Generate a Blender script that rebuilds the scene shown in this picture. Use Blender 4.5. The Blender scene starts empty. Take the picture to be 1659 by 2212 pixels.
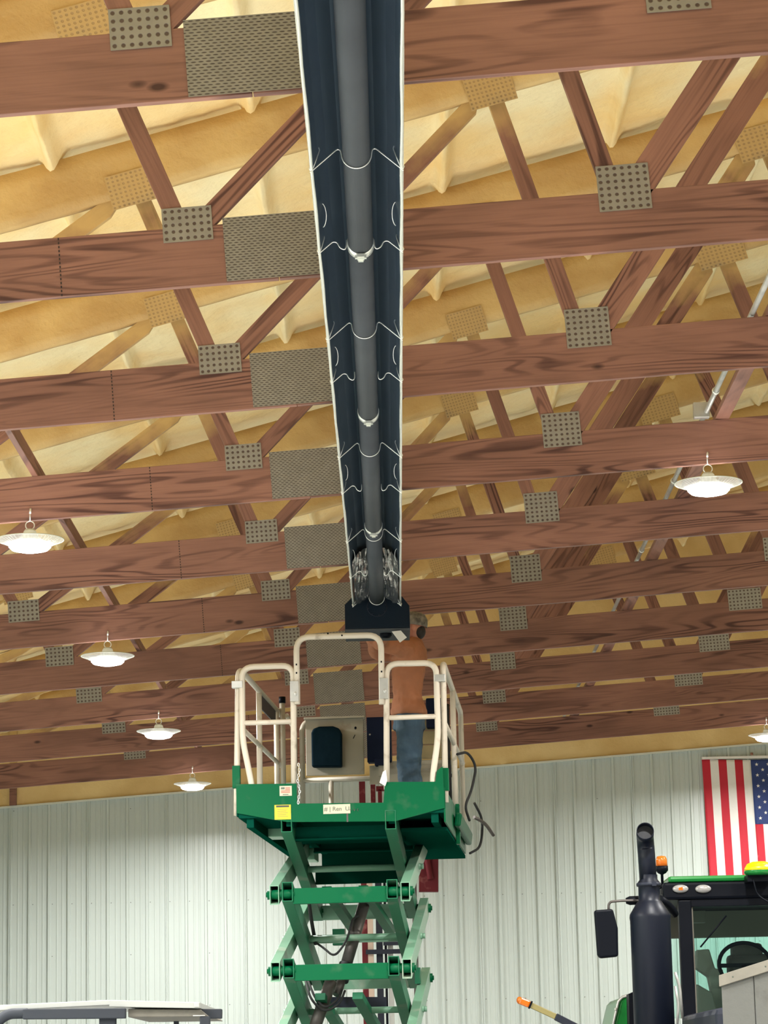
import bpy, bmesh, math, random
from mathutils import Vector, Matrix, Euler
random.seed(7)
C = bpy.context.scene.collection
PI = math.pi
W, H, F = 1659, 2212, 5954.3
CAMZ = 1.6
PITCH, YAW, ROLL = .20339, .00084, -.02165

# ------------------------------------------------------------------ camera
def cam_axes():
    cp, sp, cy, sy, cr, sr = math.cos(PITCH), math.sin(PITCH), math.cos(YAW), math.sin(YAW), math.cos(ROLL), math.sin(ROLL)
    fwd = Vector((sy*cp, cy*cp, sp)); right = Vector((cy, -sy, 0)); up = right.cross(fwd)
    return right*cr + up*sr, -right*sr + up*cr, fwd
RX, UX, FX = cam_axes()
cd = bpy.data.cameras.new('camera'); cam = bpy.data.objects.new('camera', cd); C.objects.link(cam)
cd.sensor_fit = 'HORIZONTAL'; cd.sensor_width = 36; cd.lens = 36*F/W; cd.clip_end = 200
m = Matrix((RX, UX, -FX)).transposed().to_4x4(); m.translation = Vector((0, 0, CAMZ)); cam.matrix_world = m
bpy.context.scene.camera = cam

def at(u, v, Y):
    """world point at depth Y seen towards (u, v)"""
    d = RX*((u-W/2)/F) - UX*((v-H/2)/F) + FX
    t = Y/d.y
    return Vector((d.x*t, Y, CAMZ + d.z*t))
def TY(n): return 9.831 + (n-1)*2.4384           # front face of truss n
def chord(x): return 5.272 + .0633*x              # underside of the bottom chords
def topc(x): return 6.84 + .268*x                 # underside of the top chords
YW = TY(11)                                       # inner face of the end wall
XL, XR, RIDGE = -6.2, 16.8, 5.3

# ------------------------------------------------------------------ materials
def mat(name): 
    m = bpy.data.materials.new(name); m.use_nodes = True
    return m, m.node_tree.nodes, m.node_tree.links, m.node_tree.nodes['Principled BSDF']
def plain(name, col, rough=.5, metal=0, bump=0, bscale=40, var=0, vscale=6, spec=None, dirt=None):
    m, N, L, P = mat(name)
    P.inputs['Base Color'].default_value = (*col, 1); P.inputs['Roughness'].default_value = rough; P.inputs['Metallic'].default_value = metal
    if spec is not None: P.inputs['Specular IOR Level'].default_value = spec
    tc = N.new('ShaderNodeTexCoord')
    if var or dirt:
        n = N.new('ShaderNodeTexNoise'); n.inputs['Scale'].default_value = vscale; n.inputs['Detail'].default_value = 6
        L.new(tc.outputs['Object'], n.inputs['Vector'])
        r = N.new('ShaderNodeValToRGB'); r.color_ramp.elements[0].position = .35; r.color_ramp.elements[1].position = .65
        d = dirt or tuple(c*(1-var) for c in col)
        r.color_ramp.elements[0].color = (*d, 1); r.color_ramp.elements[1].color = (*col, 1)
        if dirt: r.color_ramp.elements[0].position = .28; r.color_ramp.elements[1].position = .42
        L.new(n.outputs['Fac'], r.inputs['Fac']); L.new(r.outputs['Color'], P.inputs['Base Color'])
    if bump:
        n = N.new('ShaderNodeTexNoise'); n.inputs['Scale'].default_value = bscale; n.inputs['Detail'].default_value = 4
        b = N.new('ShaderNodeBump'); b.inputs['Strength'].default_value = bump; b.inputs['Distance'].default_value = .01
        L.new(tc.outputs['Object'], n.inputs['Vector']); L.new(n.outputs['Fac'], b.inputs['Height']); L.new(b.outputs['Normal'], P.inputs['Normal'])
    return m
def emit(name, col, s):
    m, N, L, P = mat(name)
    P.inputs['Base Color'].default_value = (*col, 1); P.inputs['Emission Color'].default_value = (*col, 1); P.inputs['Emission Strength'].default_value = s
    return m
def math_n(N, L, op, a, b=None, clamp=False):
    n = N.new('ShaderNodeMath'); n.operation = op; n.use_clamp = clamp
    for i, x in enumerate((a, b)):
        if x is None: continue
        if isinstance(x, (int, float)): n.inputs[i].default_value = x
        else: L.new(x, n.inputs[i])
    return n.outputs[0]
def mixc(N, L, fac, a, b, mode='MIX'):
    n = N.new('ShaderNodeMix'); n.data_type = 'RGBA'; n.blend_type = mode
    if isinstance(fac, (int, float)): n.inputs[0].default_value = fac
    else: L.new(fac, n.inputs[0])
    for i, x in ((6, a), (7, b)):
        if isinstance(x, tuple): n.inputs[i].default_value = (*x, 1)
        else: L.new(x, n.inputs[i])
    return n.outputs[2]
FOAM_A = (.58, .38, .15); FOAM_C = (.86, .68, .37)
def overspray(N, L):
    """foam dusting on what lies close under the sprayed roof (real overspray on the timber)"""
    g = N.new('ShaderNodeNewGeometry'); s = N.new('ShaderNodeSeparateXYZ'); L.new(g.outputs['Position'], s.inputs[0])
    d = math_n(N, L, 'SUBTRACT', s.outputs['Z'], math_n(N, L, 'ADD', math_n(N, L, 'MULTIPLY', s.outputs['X'], .268), 6.84))
    n = N.new('ShaderNodeTexNoise'); n.inputs['Scale'].default_value = 5; n.inputs['Detail'].default_value = 5
    L.new(g.outputs['Position'], n.inputs['Vector'])
    d = math_n(N, L, 'ADD', d, math_n(N, L, 'MULTIPLY', math_n(N, L, 'SUBTRACT', n.outputs['Fac'], .5), .45))
    r = N.new('ShaderNodeMapRange'); r.inputs['From Min'].default_value = -.32; r.inputs['From Max'].default_value = -.06
    L.new(d, r.inputs['Value']); return r.outputs['Result']
def wood(name, light=(.27, .130, .094), dark=(.085, .036, .029), over=True, knots=True, rough=.55):
    m, N, L, P = mat(name)
    P.inputs['Roughness'].default_value = rough; P.inputs['Specular IOR Level'].default_value = .3
    tc = N.new('ShaderNodeTexCoord'); oi = N.new('ShaderNodeObjectInfo')
    rnd = math_n(N, L, 'MULTIPLY', oi.outputs['Random'], 60)
    cx = N.new('ShaderNodeCombineXYZ'); L.new(rnd, cx.inputs[0]); L.new(rnd, cx.inputs[1])
    def mapped(sc):
        a = N.new('ShaderNodeVectorMath'); a.operation = 'ADD'; L.new(tc.outputs['Object'], a.inputs[0]); L.new(cx.outputs[0], a.inputs[1])
        v = N.new('ShaderNodeVectorMath'); v.operation = 'MULTIPLY'; v.inputs[1].default_value = sc; L.new(a.outputs[0], v.inputs[0]); return v.outputs[0]
    # cathedral rings: contour lines of a long smooth noise
    n1 = N.new('ShaderNodeTexNoise'); n1.inputs['Scale'].default_value = 1; n1.inputs['Detail'].default_value = 2.2; n1.inputs['Roughness'].default_value = .45; n1.inputs['Distortion'].default_value = .35
    L.new(mapped((.42, 2, 4.6)), n1.inputs['Vector'])
    s = math_n(N, L, 'SINE', math_n(N, L, 'MULTIPLY', n1.outputs['Fac'], 105))
    r1 = N.new('ShaderNodeValToRGB'); e = r1.color_ramp.elements; e[0].position = .0; e[0].color = (0, 0, 0, 1); e[1].position = .95; e[1].color = (1, 1, 1, 1)
    k = e.new(.50); k.color = (.10, .10, .10, 1)
    L.new(math_n(N, L, 'MULTIPLY_ADD', s, .5), r1.inputs['Fac']); r1.inputs['Fac'].links[0].from_node.inputs[2].default_value = .5
    # how strong the rings show varies over the board
    n2 = N.new('ShaderNodeTexNoise'); n2.inputs['Scale'].default_value = 1; L.new(mapped((.7, 1, 5)), n2.inputs['Vector'])
    m2 = N.new('ShaderNodeMapRange'); m2.inputs['From Min'].default_value = .42; m2.inputs['From Max'].default_value = .66; m2.inputs['To Min'].default_value = .12; m2.inputs['To Max'].default_value = .95
    L.new(n2.outputs['Fac'], m2.inputs['Value'])
    ring = math_n(N, L, 'MULTIPLY', r1.outputs['Color'], m2.outputs['Result'])
    n3 = N.new('ShaderNodeTexNoise'); n3.inputs['Scale'].default_value = 1; n3.inputs['Detail'].default_value = 3; L.new(mapped((3, 60, 110)), n3.inputs['Vector'])
    fine = math_n(N, L, 'MULTIPLY', math_n(N, L, 'SUBTRACT', n3.outputs['Fac'], .45), .75)
    fac = math_n(N, L, 'ADD', ring, fine, True)
    col = mixc(N, L, fac, light, dark)
    n4 = N.new('ShaderNodeTexNoise'); n4.inputs['Scale'].default_value = 1; n4.inputs['Detail'].default_value = 3; L.new(mapped((.9, 3, 3)), n4.inputs['Vector'])
    r4 = N.new('ShaderNodeMapRange'); r4.inputs['From Min'].default_value = .3; r4.inputs['From Max'].default_value = .7; r4.inputs['To Min'].default_value = .72; r4.inputs['To Max'].default_value = 1.2
    L.new(n4.outputs['Fac'], r4.inputs['Value'])
    v = N.new('ShaderNodeVectorMath'); v.operation = 'SCALE'; L.new(col, v.inputs[0]); L.new(r4.outputs['Result'], v.inputs['Scale']); col = v.outputs[0]
    if knots:
        vo = N.new('ShaderNodeTexVoronoi'); vo.inputs['Scale'].default_value = 1; vo.inputs['Randomness'].default_value = 1
        L.new(mapped((2.1, 0, 4.5)), vo.inputs['Vector'])
        sp = N.new('ShaderNodeSeparateColor'); L.new(vo.outputs['Color'], sp.inputs[0])
        keep = math_n(N, L, 'GREATER_THAN', sp.outputs[0], .62)
        kr = N.new('ShaderNodeMapRange'); kr.inputs['From Min'].default_value = .10; kr.inputs['From Max'].default_value = .045
        L.new(vo.outputs['Distance'], kr.inputs['Value'])
        col = mixc(N, L, math_n(N, L, 'MULTIPLY', kr.outputs['Result'], math_n(N, L, 'MULTIPLY', keep, .88)), col, (.035, .014, .012))
    if over: col = mixc(N, L, overspray(N, L), col, FOAM_A)
    L.new(col, P.inputs['Base Color'])
    b = N.new('ShaderNodeBump'); b.inputs['Strength'].default_value = .15; b.inputs['Distance'].default_value = .004
    L.new(fac, b.inputs['Height']); L.new(b.outputs['Normal'], P.inputs['Normal'])
    return m
def foam(name, a, b, scale=2.2, bumpd=.05):
    m, N, L, P = mat(name); P.inputs['Roughness'].default_value = .62; P.inputs['Specular IOR Level'].default_value = .35
    tc = N.new('ShaderNodeTexCoord')
    n = N.new('ShaderNodeTexNoise'); n.inputs['Scale'].default_value = scale; n.inputs['Detail'].default_value = 5; L.new(tc.outputs['Object'], n.inputs['Vector'])
    r = N.new('ShaderNodeValToRGB'); r.color_ramp.elements[0].position = .38; r.color_ramp.elements[1].position = .62
    r.color_ramp.elements[0].color = (*a, 1); r.color_ramp.elements[1].color = (*b, 1); L.new(n.outputs['Fac'], r.inputs['Fac'])
    L.new(r.outputs['Color'], P.inputs['Base Color'])
    n2 = N.new('ShaderNodeTexNoise'); n2.inputs['Scale'].default_value = 5.5; n2.inputs['Detail'].default_value = 6; n2.inputs['Roughness'].default_value = .55
    L.new(tc.outputs['Object'], n2.inputs['Vector'])
    bp = N.new('ShaderNodeBump'); bp.inputs['Strength'].default_value = .7; bp.inputs['Distance'].default_value = bumpd
    L.new(n2.outputs['Fac'], bp.inputs['Height']); L.new(bp.outputs['Normal'], P.inputs['Normal'])
    return m
def plate_mat(name, nx, nz, r, col, hole, slots=False, over=True, base_metal=.35):
    """punched steel plate; object coords: x and z run -0.5..0.5 x size via Generated"""
    m, N, L, P = mat(name); P.inputs['Roughness'].default_value = .55; P.inputs['Metallic'].default_value = base_metal
    tc = N.new('ShaderNodeTexCoord'); s = N.new('ShaderNodeSeparateXYZ'); L.new(tc.outputs['Generated'], s.inputs[0])
    x = math_n(N, L, 'MULTIPLY', s.outputs['X'], nx); z = math_n(N, L, 'MULTIPLY', s.outputs['Z'], nz)
    if slots:
        row = math_n(N, L, 'MODULO', math_n(N, L, 'FLOOR', z), 2)
        x = math_n(N, L, 'ADD', x, math_n(N, L, 'MULTIPLY', row, .5))
    fx = math_n(N, L, 'SUBTRACT', math_n(N, L, 'FRACT', x), .5); fz = math_n(N, L, 'SUBTRACT', math_n(N, L, 'FRACT', z), .5)
    if slots: fx = math_n(N, L, 'MULTIPLY', fx, .62)
    d = math_n(N, L, 'SQRT', math_n(N, L, 'ADD', math_n(N, L, 'MULTIPLY', fx, fx), math_n(N, L, 'MULTIPLY', fz, fz)))
    k = N.new('ShaderNodeMapRange'); k.inputs['From Min'].default_value = r+.05; k.inputs['From Max'].default_value = r-.05; L.new(d, k.inputs['Value'])
    n = N.new('ShaderNodeTexNoise'); n.inputs['Scale'].default_value = 14; L.new(tc.outputs['Object'], n.inputs['Vector'])
    cc = mixc(N, L, n.outputs['Fac'], tuple(c*.8 for c in col), tuple(min(1, c*1.2) for c in col))
    c = mixc(N, L, math_n(N, L, 'MULTIPLY', k.outputs['Result'], .92), cc, hole)
    if over:
        o = math_n(N, L, 'MULTIPLY', overspray(N, L), .86); c = mixc(N, L, o, cc, FOAM_A); c = mixc(N, L, math_n(N, L, 'MULTIPLY', k.outputs['Result'], math_n(N, L, 'SUBTRACT', .92, math_n(N, L, 'MULTIPLY', o, .66))), c, mixc(N, L, o, hole, tuple(x*2.6 for x in hole)))
        L.new(math_n(N, L, 'MULTIPLY', math_n(N, L, 'SUBTRACT', 1, o), base_metal), P.inputs['Metallic'])
    L.new(c, P.inputs['Base Color'])
    b = N.new('ShaderNodeBump'); b.inputs['Strength'].default_value = .5; b.inputs['Distance'].default_value = .004; b.invert = True
    L.new(k.outputs['Result'], b.inputs['Height']); L.new(b.outputs['Normal'], P.inputs['Normal'])
    return m

M = {}
M['wood'] = wood('stained_timber')
M['foam_deck'] = foam('cream_spray_foam', (.90, .66, .30), (.94, .81, .49), 1.1, .035)
M['foam_chord'] = foam('amber_spray_foam', (.53, .335, .130), (.68, .47, .20), 1.8, .035)
M['foam_gable'] = foam('amber_gable_foam', (.62, .42, .17), (.76, .56, .26), 1.2, .03)
M['plate57'] = plate_mat('punched_plate_wide', 7, 5, .25, (.27, .25, .215), (.075, .045, .035))
M['plate77'] = plate_mat('punched_plate_square', 7, 7, .25, (.27, .25, .215), (.075, .045, .035))
M['plate85'] = plate_mat('punched_plate_long', 9, 6, .25, (.33, .31, .27), (.10, .065, .05))
M['platetop'] = plate_mat('punched_plate_foamed', 11, 8, .26, (.30, .26, .20), (.05, .03, .02))
M['splice'] = plate_mat('slotted_splice_plate', 17, 26, .2, (.25, .23, .195), (.05, .035, .03), slots=True)
M['chalk'] = plain('dark_seam', (.04, .025, .02), .9)
M['white_wall'] = plain('white_ribbed_steel', (.50, .555, .52), .32, 0, .04, 6, spec=.5)
M['screw'] = plain('screw_grey', (.25, .26, .25), .5)
M['trimw'] = plain('white_trim', (.62, .64, .56), .4)
M['concrete'] = plain('concrete_floor', (.42, .425, .41), .6, 0, .1, 8, .12, 2)
M['galv'] = plain('galvanised_steel', (.50, .50, .47), .42, .6, .05, 30, .2, 8)
M['refl'] = plain('dark_reflection_metal', (.075, .115, .165), .34, .8, .15, 3)  # polished aluminium; its dark reflections are put into the base colour
M['bright'] = plain('bright_edge_steel', (.86, .87, .80), .22, .55)
M['tube'] = plain('dark_steel_tube', (.050, .056, .064), .55, 0, .03, 60, .12, 4, spec=.12)
M['wire'] = plain('bright_wire', (.80, .80, .76), .3, .7)
M['foil'] = plain('crumpled_foil', (.82, .82, .80), .16, .95, 1.0, 6)
M['burner'] = plain('burner_box_enamel', (.002, .008, .016), .5, 0, spec=.18)
M['burner_edge'] = plain('burner_box_lit_grey', (.07, .075, .08), .7, 0, spec=.1)
M['cream'] = plain('cream_paint', (.56, .495, .40), .45, 0, .05, 20, dirt=(.33, .27, .20), vscale=9)
M['creamd'] = plain('worn_cream_paint', (.37, .33, .26), .55, 0, .05, 20, dirt=(.28, .22, .16), vscale=7)
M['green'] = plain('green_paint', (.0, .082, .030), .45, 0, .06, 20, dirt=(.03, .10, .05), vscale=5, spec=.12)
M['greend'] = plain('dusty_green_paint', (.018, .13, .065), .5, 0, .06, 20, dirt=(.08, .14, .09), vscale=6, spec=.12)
M['greenm'] = plain('lit_green_paint', (.15, .30, .20), .42, 0, .05, 20, dirt=(.33, .38, .30), vscale=4)  # paler green with the light on the arms' upper faces put into it
M['greenu'] = plain('shaded_green_paint', (.002, .045, .028), 1.0, spec=.0)  # same green, with the shade under the platform put into the colour
M['black'] = plain('black_paint', (.002, .003, .006), .5, spec=.1)
M['blackm'] = plain('matt_black', (.02, .021, .024), .75, 0, .2, 60)
M['darkgrey'] = plain('dark_grey_steel', (.018, .021, .032), .45, 0, spec=.18)
M['muff'] = plain('muffler_black', (.004, .006, .013), .42, 0, spec=.22)
M['steel'] = plain('worn_steel', (.10, .088, .08), .45, .4, .1, 30, .4, 8)
M['red'] = plain('red_paint', (.095, .008, .012), .6, 0, 0, 20, dirt=(.22, .08, .07), vscale=9, spec=.2)
M['tan'] = plain('tan_paint', (.48, .36, .28), .5)
M['yellow_lab'] = plain('yellow_label', (.58, .43, .02), .6)
M['cream_lab'] = plain('cream_label', (.46, .44, .32), .6)
M['ink'] = plain('ink', (.04, .05, .04), .6)
M['inkg'] = plain('faded_ink', (.10, .12, .09), .6)
M['pink'] = plain('faded_red_label', (.38, .14, .10), .6)
M['navy'] = plain('navy_fabric', (.008, .012, .03), .8, spec=.1)
M['bag'] = plain('black_blue_vinyl', (.002, .012, .020), .8, 0, .3, 25, spec=.08)
M['yellowcart'] = plain('worn_yellow_board', (.34, .26, .13), .6, 0, 0, 20, .3, 6)
M['skin'] = plain('skin', (.48, .20, .13), .5)
M['hair'] = plain('dark_hair', (.02, .014, .012), .7)
M['shirt'] = plain('rust_orange_shirt', (.43, .165, .080), .85, 0, .5, 18, .2, 5)
M['jeans'] = plain('blue_denim', (.055, .10, .15), .9, 0, .5, 20, .45, 6)
M['cap'] = plain('camouflage_cap', (.24, .21, .17), .9, 0, .2, 40, .65, 28)
M['glove'] = plain('black_glove', (.012, .012, .015), .7)
M['boot'] = plain('brown_boot', (.10, .05, .03), .7)
M['paper'] = plain('white_paper', (.62, .60, .55), .6)
M['lens'] = emit('lamp_lens', (1, .98, .95), 28)
M['flagred'] = plain('flag_red', (.50, .012, .03), .7, 0, .3, 12)
M['flagwhite'] = plain('flag_white', (.78, .76, .72), .75, 0, .4, 14)
M['flagblue'] = plain('flag_blue', (.018, .04, .16), .7, 0, .3, 12)
M['tgreen'] = plain('tractor_green', (.008, .17, .028), .22, 0)
M['yellow'] = plain('yellow_plastic', (.90, .66, .0), .35)
M['amber'] = plain('amber_lens', (.80, .20, .02), .15)
M['amber'].node_tree.nodes['Principled BSDF'].inputs['Transmission Weight'].default_value = .35
M['lampglass'] = plain('clear_lamp', (.34, .33, .32), .2, .3)
M['khaki'] = plain('khaki_reflector', (.24, .20, .07), .5)
M['greywood'] = plain('weathered_grey_board', (.085, .086, .078), .8, 0, .3, 30, dirt=(.04, .035, .03), vscale=5)
M['greytrim'] = plain('weathered_trim_board', (.16, .148, .12), .7, 0, .2, 30, .25, 8)
M['roofpan'] = plain('pale_roof_panel', (.34, .35, .335), .5, 0, .05, 20)
M['rollbar'] = plain('dark_grey_rollbar', (.030, .034, .042), .6, spec=.15)
M['seat'] = plain('dark_seat_fabric', (.045, .040, .034), .85, 0, .2, 40)
M['interior'] = plain('cab_interior_grey', (.12, .11, .085), .6)
M['rubber'] = plain('rubber', (.015, .015, .015), .85)
def glassy(name, col, rough=.02, thin=.8):
    m, N, L, P = mat(name)
    t = N.new('ShaderNodeBsdfTransparent'); t.inputs[0].default_value = (*col, 1)
    g = N.new('ShaderNodeBsdfGlossy'); g.inputs['Roughness'].default_value = rough
    x = N.new('ShaderNodeMixShader'); f = N.new('ShaderNodeFresnel'); f.inputs[0].default_value = 1.5
    L.new(f.outputs[0], x.inputs[0]); L.new(t.outputs[0], x.inputs[1]); L.new(g.outputs[0], x.inputs[2])
    L.new(x.outputs[0], N['Material Output'].inputs[0]); return m
M['glass'] = glassy('tinted_cab_glass', (.80, .93, .90))
def acrylic():
    m, N, L, P = mat('clear_ribbed_acrylic')
    P.inputs['Base Color'].default_value = (.85, .88, .86, 1); P.inputs['Roughness'].default_value = .25
    t = N.new('ShaderNodeBsdfTransparent'); tl = N.new('ShaderNodeBsdfTranslucent'); tl.inputs[0].default_value = (.9, .93, .95, 1)
    a = N.new('ShaderNodeMixShader'); a.inputs[0].default_value = .12; L.new(P.outputs[0], a.inputs[1]); L.new(tl.outputs[0], a.inputs[2])
    b = N.new('ShaderNodeMixShader'); b.inputs[0].default_value = .74; L.new(a.outputs[0], b.inputs[1]); L.new(t.outputs[0], b.inputs[2])
    L.new(b.outputs[0], N['Material Output'].inputs[0]); return m
M['acrylic'] = acrylic()

# ------------------------------------------------------------------ mesh helpers
class MB:
    def __init__(s): s.v = []; s.f = []; s.m = []; s.sm = []
    def add(s, vs, fs, mi=0, smooth=False):
        o = len(s.v); s.v += [Vector(v) for v in vs]
        for f in fs: s.f.append([o+i for i in f]); s.m.append(mi); s.sm.append(smooth)
        return s
    def box(s, c, d, R=None, mi=0):
        c = Vector(c); vs = []
        for k in range(8):
            p = Vector(((k & 1)-.5, ((k >> 1) & 1)-.5, ((k >> 2) & 1)-.5)); p = Vector((p.x*d[0], p.y*d[1], p.z*d[2]))
            if R: p = R @ p
            vs.append(c+p)
        return s.add(vs, [(0, 2, 3, 1), (4, 5, 7, 6), (0, 1, 5, 4), (2, 6, 7, 3), (0, 4, 6, 2), (1, 3, 7, 5)], mi)
    def b2(s, lo, hi, mi=0): 
        lo = Vector(lo); hi = Vector(hi); return s.box((lo+hi)/2, hi-lo, None, mi)
    def beam(s, p0, p1, w, h, up=(0, 0, 1), mi=0):
        p0 = Vector(p0); p1 = Vector(p1); x = (p1-p0); l = x.length; x.normalize(); up = Vector(up)
        y = up.cross(x).normalized(); z = x.cross(y); R = Matrix((x, y, z)).transposed()
        return s.box((p0+p1)/2, (l, w, h), R, mi)
    def tube(s, pts, r, n=12, mi=0, caps=True, rads=None, closed=False):
        pts = [Vector(p) for p in pts]; N = len(pts); rings = []
        prev = None
        for i, p in enumerate(pts):
            if closed: t = pts[(i+1) % N]-pts[i-1]
            else: t = (pts[min(i+1, N-1)]-pts[max(i-1, 0)])
            t.normalize()
            if prev is None:
                a = Vector((0, 0, 1)) if abs(t.z) < .9 else Vector((1, 0, 0)); u = t.cross(a).normalized()
            else:
                u = (prev - t*prev.dot(t)).normalized()
            prev = u; w = t.cross(u); rr = rads[i] if rads else r
            rings.append([p+(u*math.cos(2*PI*k/n)+w*math.sin(2*PI*k/n))*rr for k in range(n)])
        vs = [q for rg in rings for q in rg]; fs = []
        for i in range(N if closed else N-1):
            j = (i+1) % N
            for k in range(n): fs.append((i*n+k, i*n+(k+1) % n, j*n+(k+1) % n, j*n+k))
        s.add(vs, fs, mi, True)
        if caps and not closed:
            s.add(rings[0], [tuple(range(n))[::-1]], mi); s.add(rings[-1], [tuple(range(n))], mi)
        return s
    def lathe(s, prof, c=(0, 0, 0), n=32, mi=0, R=None, smooth=True):
        vs = []; fs = []; c = Vector(c)
        for r, z in prof:
            for k in range(n):
                p = Vector((r*math.cos(2*PI*k/n), r*math.sin(2*PI*k/n), z)); vs.append(c+(R @ p if R else p))
        for i in range(len(prof)-1):
            for k in range(n): fs.append((i*n+k, i*n+(k+1) % n, (i+1)*n+(k+1) % n, (i+1)*n+k))
        return s.add(vs, fs, mi, smooth)
    def prism(s, poly, y0, y1, mi=0, axis='y'):
        n = len(poly)
        f = (lambda a, b, t: (a, t, b)) if axis == 'y' else ((lambda a, b, t: (t, a, b)) if axis == 'x' else (lambda a, b, t: (a, b, t)))
        vs = [f(a, b, y0) for a, b in poly]+[f(a, b, y1) for a, b in poly]
        return s.add(vs, [tuple(range(n)), tuple(range(2*n-1, n-1, -1))]+[(i, i+n, (i+1) % n+n, (i+1) % n) for i in range(n)], mi)
    def ell(s, c, r, n=16, mi=0, R=None):
        c = Vector(c); vs = []; fs = []; m_ = n//2
        for i in range(m_+1):
            a = PI*i/m_
            for k in range(n):
                p = Vector((r[0]*math.sin(a)*math.cos(2*PI*k/n), r[1]*math.sin(a)*math.sin(2*PI*k/n), r[2]*math.cos(a)))
                vs.append(c+(R @ p if R else p))
        for i in range(m_):
            for k in range(n): fs.append((i*n+k, (i+1)*n+k, (i+1)*n+(k+1) % n, i*n+(k+1) % n))
        return s.add(vs, fs, mi, True)
def fillet(pts, r, n=5, closed=False):
    pts = [Vector(p) for p in pts]; out = []
    N = len(pts)
    for i, p in enumerate(pts):
        if not closed and i in (0, N-1): out.append(p); continue
        a = pts[i-1]-p; b = pts[(i+1) % N]-p; d = min(r, a.length*.48, b.length*.48)
        a = p+a.normalized()*d; b = p+b.normalized()*d
        for k in range(n+1):
            t = k/n; out.append(a*(1-t)**2+p*2*t*(1-t)+b*t*t)
    return out
def build(mb, name, mats, parent=None, loc=None, rot=None, bevel=0, sub=0, props=None):
    me = bpy.data.meshes.new(name); me.from_pydata([tuple(v) for v in mb.v], [], mb.f)
    if not isinstance(mats, (list, tuple)): mats = [mats]
    for x in mats: me.materials.append(M[x] if isinstance(x, str) else x)
    for p, mi, sm in zip(me.polygons, mb.m, mb.sm): p.material_index = mi; p.use_smooth = sm
    bm = bmesh.new(); bm.from_mesh(me); bmesh.ops.remove_doubles(bm, verts=bm.verts, dist=1e-5)
    bmesh.ops.dissolve_degenerate(bm, edges=bm.edges, dist=1e-6)
    bmesh.ops.recalc_face_normals(bm, faces=bm.faces); bm.to_mesh(me); bm.free(); me.update()
    o = bpy.data.objects.new(name, me); C.objects.link(o)
    if parent: o.parent = parent
    if loc is not None: o.location = loc
    if rot is not None: o.rotation_euler = rot
    if bevel:
        b = o.modifiers.new('bevel', 'BEVEL'); b.width = bevel; b.segments = 2; b.limit_method = 'ANGLE'; b.angle_limit = .7
    if sub: 
        b = o.modifiers.new('sub', 'SUBSURF'); b.levels = sub; b.render_levels = sub
    for k, v in (props or {}).items(): o[k] = v
    return o
def thing(name, label, cat, loc=(0, 0, 0), rz=0, group=None):
    o = bpy.data.objects.new(name, None); C.objects.link(o); o.empty_display_size = .1
    o.location = loc; o.rotation_euler = (0, 0, rz); o['label'] = label; o['category'] = cat
    if group: o['group'] = group
    return o
def tag(o, label, cat, group=None):
    o['label'] = label; o['category'] = cat
    if group: o['group'] = group
    return o
def struct(o, label=None):
    o['kind'] = 'structure'
    if label: o['label'] = label
    return o
def dup(root, loc, label, group=None):
    r = root.copy(); C.objects.link(r); r.location = loc; r['label'] = label
    if group: r['group'] = group
    for ch in list(root.children):
        c = ch.copy(); C.objects.link(c); c.parent = r
        for g in ch.children:
            d = g.copy(); C.objects.link(d); d.parent = c
    return r
def local_of(root):
    return root.matrix_world.inverted() if False else (Matrix.Translation(root.location) @ root.rotation_euler.to_matrix().to_4x4()).inverted()
def shift(mb, root):
    m_ = local_of(root); mb.v = [m_ @ v for v in mb.v]; return mb

# ------------------------------------------------------------------ the room
mb = MB(); mb.b2((XL-.1, -8, -.15), (XR+.1, YW+.2, 0)); struct(build(mb, 'floor', 'concrete'), 'pale concrete floor of the shed')

def rib_profile(a, b, ph=0):
    """x, depth pairs of ribbed wall steel"""
    S = .2413; out = []; k = math.floor((a-ph)/S)
    while ph+k*S < b:
        x = ph+k*S
        out += [(x-.022, 0), (x-.013, .027), (x+.013, .027), (x+.022, 0), (x+.085, 0), (x+.092, .005), (x+.104, .005), (x+.111, 0), (x+.150, 0), (x+.157, .005), (x+.169, .005), (x+.176, 0)]
        if k % 4 == 0: out[-12:-8] = [(x-.024, 0), (x-.015, .027), (x-.002, .027), (x, .018), (x+.002, .029), (x+.015, .029), (x+.026, 0)]
        k += 1
    return [p for p in out if a <= p[0] <= b]
def wall_top(x): return 5.312+.0623*x
# back wall
mb = MB(); pr = rib_profile(XL, XR, -4.682)
vs = []; fs = []
for x, d in pr:
    zt = wall_top(x) if x < RIDGE+.0 else wall_top(2*RIDGE-x)
    vs += [(x, YW-d, 0), (x, YW-d, zt)]
for i in range(len(pr)-1): fs.append((2*i, 2*i+2, 2*i+3, 2*i+1))
mb.add(vs, fs)
for zz, step in ((3.815, 1), (2.55, 1), (3.18, 4), (4.97, 6), (1.3, 1)):
    k = 0; x = -4.682+.040-6*.2413
    while x < 8:
        if k % step == 0 and x > XL+.05: mb.lathe([(0, .004), (.006, .003), (.007, 0)], (x, YW, zz), 8, 1, Matrix.Rotation(PI/2, 3, 'X'))
        x += .2413; k += 1
struct(build(mb, 'wall_back', ['white_wall', 'screw']), 'white ribbed steel end wall')
mb = MB(); mb.beam((XL, YW-.03, wall_top(XL)), (RIDGE, YW-.03, wall_top(RIDGE)), .05, .022); struct(build(mb, 'trim_1', 'trimw'), 'white channel trim along the top of the end wall')
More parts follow.
